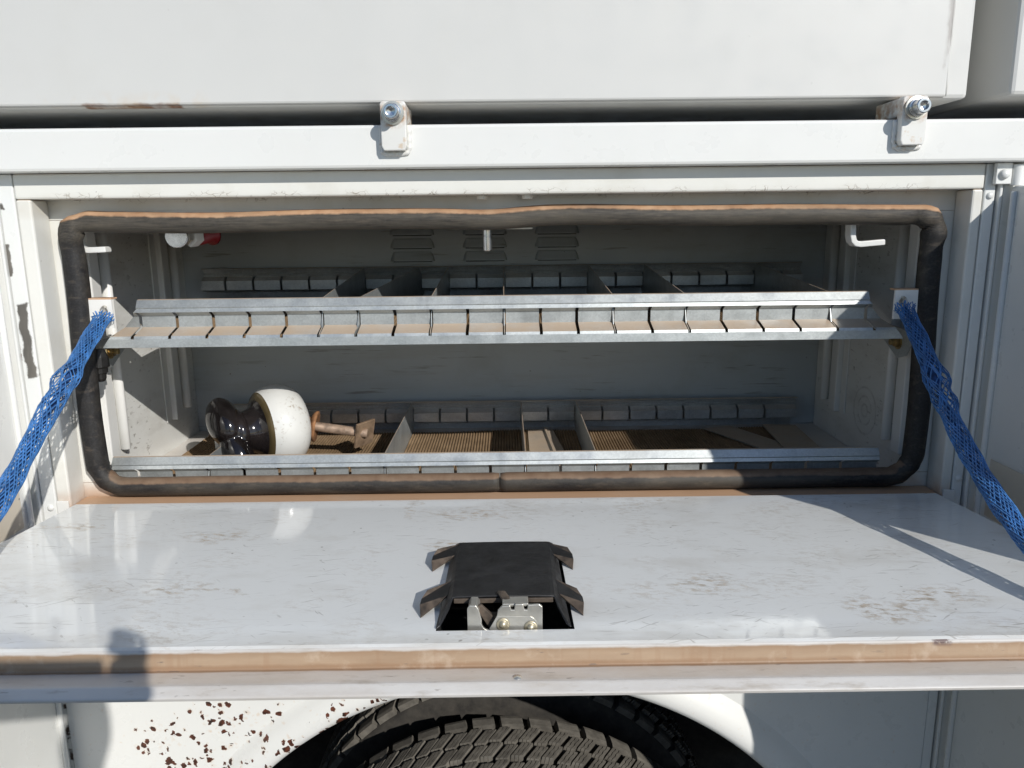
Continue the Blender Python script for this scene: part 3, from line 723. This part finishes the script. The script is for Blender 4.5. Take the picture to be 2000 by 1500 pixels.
# --- the fold-down door
TILT = R(-4.0)
lidM = Matrix.Translation((0, -.035, -.463)) @ Matrix.Rotation(TILT, 4, 'X') @ Matrix.Scale(.972, 4)
HX0, HX1, HU0, HU1 = -.0715, .068, .222, .468
def lid():
    xs = [-.692, -.690, -.40, HX0, HX1, .40, .690, .692]; us = [0, .002, HU0, HU1, .494, .4975]
    v = []; f = []; lift = lambda x, u: -.0016 if (abs(x) > .691 or u < .001 or u > .496) else 0
    for u in us:
        for x in xs: v.append((x, -u, lift(x, u)))
    n = len(xs)
    for j in range(len(us)-1):
        for i in range(n-1):
            if us[j] == HU0 and xs[i] == HX0: continue
            f.append((j*n+i, j*n+i+1, (j+1)*n+i+1, (j+1)*n+i))
    L = mesh('fold_down_door', v, f, M['lid'], T); L.matrix_parent_inverse = WM[T.name].inverted(); L.matrix_basis = lidM
    L['label'] = 'open fold down door with scuffed glossy inner panel'
    # step, flange and outer edge along front and both sides
    prof = [(.4975, -.0016), (.4990, -.0030), (.5005, -.0205), (.5015, -.0213), (.5285, -.0218), (.5300, -.0224), (.5375, -.0272), (.5388, -.0285), (.5380, -.0315), (.50, -.0400)]
    v = []; f = []; m = len(prof)
    for k, (u, wz) in enumerate(prof):
        e = u-.4975
        v += [(-.692-e, -.0, wz), (-.692-e, -u, wz), (.692+e, -u, wz), (.692+e, -.0, wz)]
    for k in range(m-1):
        for i in range(3): f.append((4*k+i, 4*k+i+1, 4*k+4+i+1, 4*k+4+i))
    mesh('door_edge', v, f, M['lidedge'], L, local=True, bevel=.0008)
    v, f = joined([(-.70, .70, -.495, 0, -.0418, -.0403)]); mesh('outer_skin', v, f, M['white'], L, local=True)
    return L
L = lid()
def latch():
    xc = -.0035
    # walls of the cut-out
    v, f = [], []
    b = [(HX0, -HU0), (HX1, -HU0), (HX1, -HU1), (HX0, -HU1)]
    v = [(x, y, -.0003) for x, y in b] + [(x, y, -.040) for x, y in b]
    f = [(i, (i+1) % 4, 4+(i+1) % 4, 4+i) for i in range(4)] + [(4, 5, 6, 7)]
    mesh('latch_recess', v, f, M['hole'], L, local=True)  # recess shade is put into the black wall colour
    # cover: crowned plate, folded flaps and an arched front edge
    N = 14; v = []; f = []
    us = [.235, .285, .335, .39, .432]
    def sec(u):
        q = (u-.235)/(.432-.235); h = .009+.0105*q; wt = .0580-.005*q; wb = .0670+.0*q
        return [(-wb, .0012), (-(wt+.004), h*.78), (-wt, h*.97), (-wt*.93, h), (-wt*.5, h+.0004), (0, h+.0006), (wt*.5, h+.0004), (wt*.93, h), (wt, h*.97), (wt+.004, h*.78), (wb, .0012)]
    for u in us:
        for x, z in sec(u): v.append((xc+x, -u, z))
    m = 11
    for j in range(len(us)-1):
        for i in range(m-1): f.append((j*m+i, j*m+i+1, (j+1)*m+i+1, (j+1)*m+i))
    b = (len(us)-1)*m
    for s, idx in ((-1, (0, 1, 2)), (1, (10, 9, 8))):      # flaps running on to the front corners
        k = len(v); v += [(xc+s*.0680, -.465, .0008), (xc+s*.0645, -.463, .0030), (xc+s*.0560, -.443, .0125)]
        f += [(b+idx[0], k, k+1, b+idx[1]), (b+idx[1], k+1, k+2, b+idx[2])]
    C = mesh('latch_cover', v, f, M['black'], L, local=True, solid=.0022, bevel=.0008, angle=50)
    v, f = joined([[(xc+a, -u, z) for a, u, z in ((-.052, .4315, .0135), (-.052, .4315, .0185), (-.052, .4338, .0135), (-.052, .4338, .0185), (.052, .4315, .0135), (.052, .4315, .0185), (.052, .4338, .0135), (.052, .4338, .0185))]])
    mesh('cover_lip', v, f, M['earin'], L, local=True, bevel=.0006)
    # four ears
    for s in (-1, 1):
        for ua, ub, h in ((.268, .310, .0085), (.398, .438, .0095)):
            a1 = (xc+s*.0565, -(ua-.026), .0100+(.004 if ua > .3 else 0)); a2 = (xc+s*.0600, -(ua+.012), .0088+(.003 if ua > .3 else 0))
            w0 = .0885 if s < 0 else .0850
            tip = [(xc+s*(w0-.005), -ua, .0135), (xc+s*w0, -(ua+.013), .0085), (xc+s*w0, -(ub-.013), .0085), (xc+s*(w0-.002), -ub, .0005)]
            v = [a1, a2]+tip
            f = [(0, 2, 3), (0, 3, 4, 1), (1, 4, 5)]
            e = mesh('cover_ear', v, f, [M['black'], M['earin']], L, local=True, solid=.0020, bevel=.0004)
            for p in e.data.polygons: p.material_index = 0 if len(p.vertices) == 4 else 1
    # latch plate with rounded notch
    ol = [(-.040, -.030), (-.040, .020), (-.0375, .0235), (-.031, .0235), (-.0285, .020), (-.0255, .008)]
    ol += [(-.0185+.0072*math.cos(R(190+16*k)), .006+.0085*math.sin(R(190+16*k))) for k in range(11)]
    ol += [(-.0105, .010), (-.009, .018), (-.005, .0225), (.0035, .0232), (.0045, .0185), (.0075, .0185), (.0085, .0245), (.0165, .0245), (.0178, .0185), (.0205, .0185), (.0215, .0235), (.033, .0240), (.036, .0215), (.036, -.030)]
    v, f = prism([(a, b) for a, b in ol], -.4625, -.4590)
    P = mesh('latch_plate', v, f, M['zinc'], L, local=True, bevel=.0007)
    v, f = prism([(a*.98, b-.002) for a, b in ol[:2]+ol[2:5]] + [(-.0255, -.03)], -.4585, -.435); mesh('latch_side', v, f, M['zinc'], L, local=True, bevel=.0006)
    v, f = joined([(-.0045, .022, -.459, -.440, .0205, .0235)]); mesh('latch_tab', v, f, M['zinc'], L, local=True, bevel=.0008)
    v, f = prism([(-.010+.0, .013)] + [(-.006+.0125*math.cos(R(200+14*k)), .0035+.0125*math.sin(R(200+14*k)))for k in range(5)] + [(.02+.0115*math.cos(R(-70+20*k)), .001+.0115*math.sin(R(-70+20*k))) for k in range(8)], -.4636, -.4625)
    mesh('latch_boss', v, f, M['zinc'], L, local=True, bevel=.0004)
    for x, z in ((-.004, .004), (.024, .0005)):
        v, f = lathe([(-.4638, .0070), (-.4650, .0064), (-.4642, .0046), (-.4646, .0040), (-.4668, .0028), (-.4673, 0)], 'y', 20)
        mesh('rivet', [(a+x, b, c+z) for a, b, c in v], f, M['yzinc'], L, local=True, smooth=True)
    # rotor claw and trip lever
    v, f = prism([(-.036, .018), (-.026, .021), (-.015, .010), (-.0105, .0), (-.018, -.004), (-.0265, .010)], -.4555, -.4505); mesh('latch_claw', v, f, M['earin'], L, local=True, bevel=.0006)
    v, f = sweep([Vector((-.0065, -.421, .0200)), Vector((-.005, -.430, .0228)), Vector((.000, -.446, .0222)), Vector((.0025, -.456, .016))], lambda i, a: (.0048, .0022), 10, up=Vector((0, 0, 1)))
    mesh('trip_lever', v, f, M['earin'], L, local=True, smooth=True)
latch()
# small drain hole rivet on the flange
v, f = lathe([(-.0220, .0045), (-.0205, .0035), (-.0199, 0)], 'z', 14); mesh('rivet', [(x+.0095, y-.5215, z) for x, y, z in v], f, M['zinc'], L, local=True, smooth=True)

# ================================================================== shelf trays
SLW = .0050
PROF = [(.0925, -.0015), (.0885, 0), (.0845, -.0005), (.0775, -.0115), (.0790, -.0135), (.0765, -.0190), (.0885, -.0265), (.0885, -.0455), (.0545, -.0535), (.0530, -.0575), (.0520, -.0705), (.0560, -.0715), (.1000, -.0715)]
SLOTROWS = (5, 6, 7, 8)
def rail(name, prof, ext, slots, mat, parent, zf):
    v = []; f = []; br = []
    for s in slots: br += [s-SLW/2, s+SLW/2]
    for (y, z), (a, b) in zip(prof, ext):
        for x in [a]+[min(max(q, a+.0001), b-.0001) for q in br]+[b]: v.append((x, y, zf(y, z)))
    n = len(br)+2
    for i in range(len(prof)-1):
        for k in range(n-1):
            if i in SLOTROWS and k % 2 == 1: continue
            f.append((i*n+k, i*n+k+1, (i+1)*n+k+1, (i+1)*n+k))
    return mesh(name, v, f, mat, parent, solid=.0013, bevel=0)
def tray(name, label, ztop, slope, fx, bx, s0, dp, nsl, loc, cut):
    t = thing(name, label, 'shelf tray', loc)
    zf = lambda y, z: ztop+z+slope*(y-.0885)
    slots = [s0+dp*i for i in range(nsl)]
    ex = [(fx[0]+cut*(1-k), fx[1]-cut*(1-k)) for k in (0, 0, 0, 0, 0, .1, .2, .55, .72, .8, 1, 1, 1)]
    rail('front_rail', PROF, ex, slots, M['galv'], t, zf)
    pr = [(.5720-y, z) for y, z in PROF]
    eb = [(bx[0]+cut*.2*(1-k), bx[1]-cut*.2*(1-k)) for k in (0, 0, 0, 0, 0, .2, .3, .5, .7, .8, 1, 1, 1)]
    rail('back_rail', pr, eb, slots, M['galvdark'], t, zf)
    v = [(x, y, zf(y, -.0705)) for x in (fx[0]+.03, fx[1]-.03) for y in (.0570, .53)]
    v = [(x, y, zf(y, -.0722)) for x, y in ((fx[0]+.01, .099), (fx[1]-.01, .099), (fx[1]-.01, .4720), (fx[0]+.01, .4720))]
    mesh('pan', v, [(0, 1, 2, 3)], M['galvdark'], t, solid=.0012)
    return t, slots, zf
UT, us, uz = tray('shelf_tray', 'upper slotted galvanised shelf tray across the middle of the compartment', -.158, .0714, (-.646, .643), (-.655, .645), -.598, .0597, 21, (0, .29, -.215), .047)
LT, ls, lz = tray('shelf_tray', 'lower slotted galvanised shelf tray on the compartment floor behind the seal', -.4245, -.004, (-.672, .638), (-.655, .645), -.63, .0602, 21, (0, .29, -.497), .003)

def divider(x0, x1, zf, label, group, foot=0, tw=0.):
    # upright sheet from front slot x0 to back slot x1
    y0 = .0570
    pts = [(y0, -.0545, -.0585), (.0650, -.0508, -.0600), (.0790, -.0475, -.0640), (.0872, -.0275, -.0680), (.0905, -.0015, -.0690), (.20, -.0012, -.0690), (.32, -.0012, -.0690), (.44, -.0012, -.0690), (.4815, -.0015, -.0690), (.4848, -.0275, -.0680), (.4930, -.0475, -.0640), (.5075, -.0508, -.0600)]
    v = []; f = []
    for i, (y, zt, zb) in enumerate(pts):
        q = (y-.0885)/(.4835-.0885); x = x0+(x1-x0)*q+.0012*math.sin(q*3.1)*tw
        v += [(x, y, zf(y, zt)), (x, y, zf(y, zb))]
    f = [(2*i, 2*i+2, 2*i+3, 2*i+1) for i in range(len(pts)-1)]
    if foot:
        b = len(v)
        for y in (.102, .470):
            q = (y-.0885)/(.4835-.0885); x = x0+(x1-x0)*q
            v += [(x, y, zf(y, -.0690)), (x+foot, y, zf(y, -.0686))]
        f.append((b, b+1, b+3, b+2))
    me_ = [(a, b_, c) for a, b_, c in v]
    o = mesh('tray_divider', me_, f, M['galv'], solid=.0013)
    org = Vector((x0, .0885, zf(.0885, -.07))); o.data.transform(Matrix.Translation(-org)); o.location = org
    return tag(o, label, 'divider', group)
GU, GL = 'upright dividers in the upper tray', 'upright dividers in the lower tray'
for i, j, lab in ((5, 5, 'first upright divider from the left in the upper tray'), (6, 7, 'second divider from the left in the upper tray, set askew'),
                  (8, 8, 'third upright divider from the left in the upper tray'), (10, 10, 'middle divider in the upper tray seen edge on'),
                  (13, 13, 'third upright divider from the right in the upper tray'), (15, 15, 'second upright divider from the right in the upper tray'),
                  (19, 19, 'rightmost upright divider in the upper tray')):
    divider(us[i], us[j], uz, lab, GU, 0, rnd.uniform(-1, 1))
for i, lab, ft in ((2, 'low divider poking out left of the insulator in the lower tray', .016), (7, 'sunlit divider right of the rusty bolt in the lower tray', .016),
                   (11, 'divider seen edge on in the middle of the lower tray', .016), (13, 'divider at the right of the flat strip in the lower tray', -.016)):
    divider(ls[i], ls[i], lz, lab, GL, ft)

# corrugated mat on the lower tray
def ribmat(x0, x1, zf, label):
    y0, y1 = .102, .4695; pitch = .0058; n = int((x1-x0)/pitch); v = []; f = []
    ys = [y0+(y1-y0)*k/10 for k in range(11)]
    for i in range(n*4+1):
        x = x0+pitch*i/4; h = (-.0012, .0014, .0020, .0014)[i % 4]
        for y in ys:
            wob = .0035*max(0, math.sin(x*11+1.3))*math.exp(-((y-y1)/.05)**2)+.003*max(0, math.sin(x*17))*math.exp(-((y-y0)/.03)**2)
            v.append((x, y, h+wob+zf(y, 0)-zf(.29, 0)))
    m = len(ys)
    for i in range(n*4):
        for k in range(m-1): a = i*m+k; f.append((a, a+m, a+m+1, a+1))
    v = [(x-0, y-.29, z) for x, y, z in v]
    o = mesh('rubber_mat', v, f, M['mat'], solid=.0018, offs=-1); o.location = (0, .29, zf(.29, -.0672))
    tag(o, label, 'mat', 'ribbed rubber mats in the trays')
ribmat(-.655, .625, lz, 'brown ribbed rubber mat lining the lower tray')
ribmat(-.63, .627, uz, 'dark ribbed rubber mat lining the upper tray in shade')
# loose flat strips (spare dividers lying down)
def strip(p0, p1, p2, p3, z, label, ridge=False):
    c = sum((Vector((*p, 0)) for p in (p0, p1, p2, p3)), Vector())/4
    if ridge:
        v = []
        for a, b in ((p0, p1), (p3, p2)):
            a, b = Vector((*a, 0))-c, Vector((*b, 0))-c
            for t, h in ((0, 0), (.62, .001), (.66, .006), (.72, .006), (.76, .001), (1, 0)): q = a.lerp(b, t); v.append((q.x, q.y, h))
        f = [(i, i+1, i+7, i+6) for i in range(5)]
    else:
        v = [tuple(Vector((*p, 0))-c) for p in (p0, p1, p2, p3)]; f = [(0, 1, 2, 3)]
    o = mesh('loose_strip', v, f, M['slat'], solid=.0022); o.location = (c.x, c.y, z); tag(o, label, 'metal strip', 'loose flat steel strips on the mat')
strip((.046, .455), (.100, .455), (.128, .130), (.044, .130), -.4865, 'dusty flat steel strip lying on the mat between the two middle dividers', True)
strip((.430, .452), (.494, .470), (.640, .165), (.575, .150), -.4868, 'flat steel strip lying slanted under the other strip at the right')
strip((.562, .462), (.632, .450), (.606, .140), (.536, .150), -.4825, 'flat steel strip lying on top of the slanted one at the right')

# ================================================================== porcelain insulator on its pin
I = thing('insulator', 'white and dark brown porcelain pin insulator lying on its rusty bolt', 'insulator', (-.44, .22, -.4895))
ax = Vector((-.79, -.61, -.02)).normalized()                 # from the pin side towards the head
q = Vector((1, 0, 0)).rotation_difference(ax).to_matrix().to_4x4()
IM = Matrix.Translation((-.396, .262, -.4105)) @ q @ Matrix.Scale(1.075, 4)
v, f = lathe([(.012, .0), (.004, .025), (.0, .042), (.001, .0485), (.005, .0560), (.011, .0630), (.019, .0685), (.028, .0722), (.038, .0738), (.048, .0732), (.058, .0708), (.066, .0672), (.071, .0638)], 'x', 72)
mesh('skirt', xf(v, IM), f, M['skirt'], I, smooth=True)
v, f = lathe([(.0709, .0639), (.0740, .0605), (.0760, .0560), (.0770, .0510)], 'x', 72); mesh('glaze_band', xf(v, IM), f, M['olive'], I, smooth=True)
v, f = lathe([(.0769, .0512), (.0790, .0480), (.0815, .0450), (.0850, .0410), (.092, .0375), (.100, .0360), (.110, .0370), (.118, .030)], 'x', 72); mesh('neck', xf(v, IM), f, M['brown'], I, smooth=True)
def lobes():
    bm = bmesh.new()
    for loc, rad, rz, rx in (((.130, -.012, .020), (.027, .050, .037), .0, -.45), ((.124, .026, -.022), (.024, .044, .027), .12, -.85), ((.112, 0, 0), (.022, .040, .040), 0, 0)):
        mt = IM @ Matrix.Translation(loc) @ Matrix.Rotation(rx, 4, 'X') @ Matrix.Rotation(rz, 4, 'Z') @ Matrix.Diagonal((*rad, 1))
        bmesh.ops.create_uvsphere(bm, u_segments=32, v_segments=20, radius=1, matrix=mt)
    me = bpy.data.meshes.new('head'); bm.to_mesh(me); bm.free(); me.materials.append(M['brown'])
    o = bpy.data.objects.new('head', me); link(o, I)
    m = o.modifiers.new('r', 'REMESH'); m.mode = 'VOXEL'; m.voxel_size = .0024; m.use_smooth_shade = True
    m = o.modifiers.new('s', 'SMOOTH'); m.factor = .5; m.iterations = 4
lobes()
PM = Matrix.Translation((-.396, .262, -.4165)) @ Vector((-1, 0, 0)).rotation_difference(Vector((.98, .06, -.17)).normalized()).to_matrix().to_4x4()
v, f = lathe([(.006, .018), (-.020, .0165), (-.022, .015)], 'x', 10); mesh('pin_socket', xf(v, PM), f, M['rust'], I, bevel=.0008)
v, f = lathe([(-.018, .013), (-.021, .024), (-.026, .0295), (-.030, .0305), (-.0315, .0285), (-.030, .018), (-.0285, .008)], 'x', 36); mesh('collar', xf(v, PM), f, M['rust'], I, smooth=True)
pr = [(-.028, .0092), (-.085, .0090)] + [(-.085-.0016*i, .0094 if i % 2 else .0084) for i in range(26)] + [(-.128, .008), (-.1285, 0)]
v, f = lathe(pr, 'x', 20); mesh('pin', xf(v, PM), f, M['rustpale'], I, smooth=True)
sq = PM @ Matrix.Translation((-.122, .002, .004)) @ Matrix.Rotation(R(28), 4, 'X') @ Matrix.Rotation(R(38), 4, 'Z')
v, f = joined([(-.0028, .0028, -.0235, .0235, -.0255, .0255)]); mesh('square_plate', xf(v, sq), f, M['plate'], I, bevel=.0012)
# small white bottle behind the insulator
B = thing('bottle', 'small white bottle with dark bands half hidden behind the insulator', 'bottle', (-.585, .36, -.4895))
for nm, pr, mt in (('body', [(0, 0), (0, .016), (.002, .017), (.024, .017)], 'skirt'), ('band', [(.024, .0172), (.036, .0172)], 'plug'), ('shoulder', [(.036, .017), (.052, .017), (.057, .013), (.058, .008)], 'skirt'), ('cap', [(.056, .0085), (.070, .0085), (.070, 0)], 'plug')):
    v, f = lathe(pr, 'z', 20); mesh(nm, [(x-.585, y+.36, z-.4895) for x, y, z in v], f, M[mt], B, smooth=False, bevel=0)

# ================================================================== mesh straps that hold the door
def strap(pts, label, bunch, seed):
    rr = random.Random(seed); P = catmull([Vector(p) for p in pts], 14); n = len(P)
    frames = []
    for i in range(n):
        t = (P[min(n-1, i+1)]-P[max(0, i-1)]).normalized(); s = t.cross(Vector((0, 0, 1))).normalized(); s = Vector((1, 0, 0)) - t*t.x; s.normalize(); u = s.cross(t)
        frames.append((P[i], s, u))
    L = [0]
    for i in range(1, n): L.append(L[-1]+(P[i]-P[i-1]).length)
    tot = L[-1]
    S = thing('mesh_strap', label, 'strap', tuple(P[-1]), 'blue mesh straps holding the door')
    def at(l):
        l = min(max(l, 0), tot-1e-6); i = max(k for k in range(n-1) if L[k] <= l); t = (l-L[i])/(L[i+1]-L[i])
        a, b = frames[i], frames[i+1]; return a[0].lerp(b[0], t), a[1].lerp(b[1], t), a[2].lerp(b[2], t)
    def rad(l, an):
        k = sum(math.exp(-((l-c)/w_)**2)*h for c, w_, h in bunch)
        wob = 1+.05*math.sin(l*60+seed)+.04*math.sin(l*130+an*2)
        return (.0124*wob*(1+k*(.30+.5*max(0, math.cos(an-bsign)))), .0085*wob*(1+k*.6))
    bsign = math.pi if pts[0][0] < 0 else 0
    v = []; f = []; ns = 18; step = .0036; M_ = int(tot/step)
    for d in (-1, 1):
        for k in range(ns):
            jit = rr.uniform(-.06, .06); prev = None
            for i in range(M_+1):
                l = i*step; kb = sum(math.exp(-((l-c)/w_)**2)*h for c, w_, h in bunch)
                an = 2*math.pi*k/ns + d*l*26*(1) + jit + .16*math.sin(l*45+k*1.7*d)*(.25+kb*2.0)
                c, s, u = at(l + kb*.006*math.sin(k*2.1+an))
                rx, ry = rad(l, an); off = 1+.02*d
                p = c + s*math.cos(an)*rx*off + u*math.sin(an)*ry*off
                if l < .012: p += (s*math.cos(an)+u*math.sin(an))*(.012-l)*rr.uniform(-.1, .5)
                nrm = (s*math.cos(an)+u*math.sin(an)).normalized(); tg = (s*-math.sin(an)+u*math.cos(an)).normalized()
                th = .00076
                q = [tuple(p+nrm*th), tuple(p+tg*th*1.25), tuple(p-nrm*th), tuple(p-tg*th*1.25)]; b = len(v); v += q
                if prev is not None:
                    for e in range(4): f.append((prev+e, prev+(e+1) % 4, b+(e+1) % 4, b+e))
                prev = b
    mesh('mesh_sleeve', v, f, M['blue'], S, smooth=True)
    pth = [frames[i][0] for i in range(n)]
    v, f = sweep(pth, lambda i, a: (.0062, .0028), 8, up=Vector((1, 0, 0))); mesh('inner_webbing', v, f, M['cable'], S, smooth=True)
    # shackle at the anchor plate
    c = pth[0]; ring = [c+Vector((0, .006+.010*math.cos(a), .004+.011*math.sin(a))) for a in [2*math.pi*k/16 for k in range(16)]]
    v, f = sweep(ring, .0026, 8, True, up=Vector((1, 0, 0))); mesh('ring', v, f, M['zinc'], S, smooth=True)
    e = pth[-1]; v, f = joined([(e.x-.014, e.x+.014, e.y-.012, e.y+.012, e.z-.006, e.z+.002)]); mesh('end_clip', v, f, M['plug'], S, bevel=.002)
strap([(.625, .022, -.178), (.615, -.060, -.228), (.602, -.152, -.290), (.594, -.236, -.341), (.580, -.360, -.389), (.570, -.490, -.4235)], 'blue mesh strap at the right, running in shade from the anchor plate to the door', [(.155, .022, .8), (.205, .015, .5)], 3)
strap([(-.624, .022, -.178), (-.619, -.045, -.212), (-.608, -.139, -.258), (-.603, -.204, -.293), (-.595, -.315, -.358), (-.580, -.46, -.4215)], 'blue mesh strap at the left, sunlit, running from the anchor plate to the door', [(.16, .022, .7), (.215, .02, .55)], 5)

# ================================================================== the photographer, in front of the truck
def photographer():
    pts = {}; edges = []; rad = []; idx = {}
    def n(k, p, r, par=None):
        idx[k] = len(rad); pts[k] = Vector(p); rad.append(r)
        if par: edges.append((idx[par], idx[k]))
    bx, by = -.10, -1.66
    n('pelvis', (bx, by-.04, -.93), (.165, .12)); n('waist', (bx, by-.03, -.75), (.15, .11), 'pelvis'); n('chest', (bx, by-.03, -.53), (.18, .125), 'waist')
    n('collar', (bx, by-.03, -.39), (.11, .085), 'chest'); n('neck', (bx, by-.01, -.31), (.058, .06), 'collar')
    n('jaw', (bx+.005, by+.03, -.24), (.062, .075), 'neck'); n('face', (bx+.01, by+.03, -.16), (.075, .095), 'jaw'); n('crown', (bx+.01, by+.015, -.09), (.066, .085), 'face')
    for s, q in ((-1, 'l'), (1, 'r')):
        sx = bx+s*.195
        el = (bx+s*.27+(.02 if s > 0 else -.02), by+.12, -.50); wr = (.105, -1.30, -.115) if s > 0 else (-.150, -1.31, -.14)
        n('sh'+q, (sx, by-.03, -.42), .075, 'collar'); n('el'+q, el, .055, 'sh'+q); n('fa'+q, tuple(Vector(el).lerp(Vector(wr), .45)), .047, 'el'+q); n('wr'+q, wr, .031, 'fa'+q)
        pc = Vector((.102, -1.252, -.020)) if s > 0 else Vector((-.125, -1.24, -.085))
        n('pa'+q, tuple(pc), (.075, .048) if s > 0 else (.045, .032), 'wr'+q)
        for i, (dx, dz, ln) in enumerate(((-.010, .045, .9), (-.004, .030, 1), (-.004, .010, .95), (-.006, -.010, .8))):
            b = pc+Vector((s*dx*.4, .022, dz*.7)); m = pc+Vector((s*(.004-.012*i*.2), .050, dz)); e = m+Vector((-s*.036*ln, .006, .004))
            n('f%d%s' % (i, q), tuple(b), .0095, 'pa'+q); n('g%d%s' % (i, q), tuple(m), .0090, 'f%d%s' % (i, q)); n('h%d%s' % (i, q), tuple(e), .0078, 'g%d%s' % (i, q))
        b = pc+Vector((-s*.018, -.012, .010)); n('t'+q, tuple(b), .011, 'pa'+q); n('u'+q, tuple(b+Vector((-s*.030, .012, .018))), .0095, 't'+q)
        n('hip'+q, (bx+s*.095, by-.04, -1.04), .10, 'pelvis'); n('kn'+q, (bx+s*.11, by+.0, -1.47), .068, 'hip'+q); n('an'+q, (bx+s*.12, by-.05, -1.89), .047, 'kn'+q)
        n('he'+q, (bx+s*.12, by-.07, -1.941), .041, 'an'+q); n('to'+q, (bx+s*.14, by+.12, -1.952), .031, 'he'+q)
    me = bpy.data.meshes.new('person'); me.from_pydata([tuple(p) for p in pts.values()], edges, [])
    o = bpy.data.objects.new('person', me); COL.objects.link(o)
    sk = o.modifiers.new('k', 'SKIN'); sk.use_smooth_shade = True
    for i, r in enumerate(rad):
        d = me.skin_vertices[0].data[i]; d.radius = r if isinstance(r, tuple) else (r, r); d.use_root = (i == 0)
    ss = o.modifiers.new('u', 'SUBSURF'); ss.levels = 2; ss.render_levels = 2
    g = G('person clothes and skin'); x, y, z = g.xyz(g.pos)
    c = g.mix(g.rng(z, -.985, -.975), (.03, .04, .07), (.07, .085, .10))
    hand = g.m('MAXIMUM', g.rng(z, -.335, -.325), g.rng(y, -1.345, -1.335))
    c = g.mix(hand, c, (.42, .25, .17)); c = g.mix(g.rng(z, -1.885, -1.895), c, (.05, .035, .025)); c = g.mix(g.rng(z, -.105, -.095), c, (.04, .03, .02))
    me.materials.append(g.out(c, .75)); o['label'] = 'person in dark clothes taking the picture, seen only as a shadow at lower left'; o['category'] = 'person'
    v, f = joined([(-.094, .062, -1.2035, -1.1945, -.082, .000)]); p = mesh('phone', v, f, M['plug'], bevel=.003)
    tag(p, 'dark phone held level in both hands of the person', 'phone')
photographer()
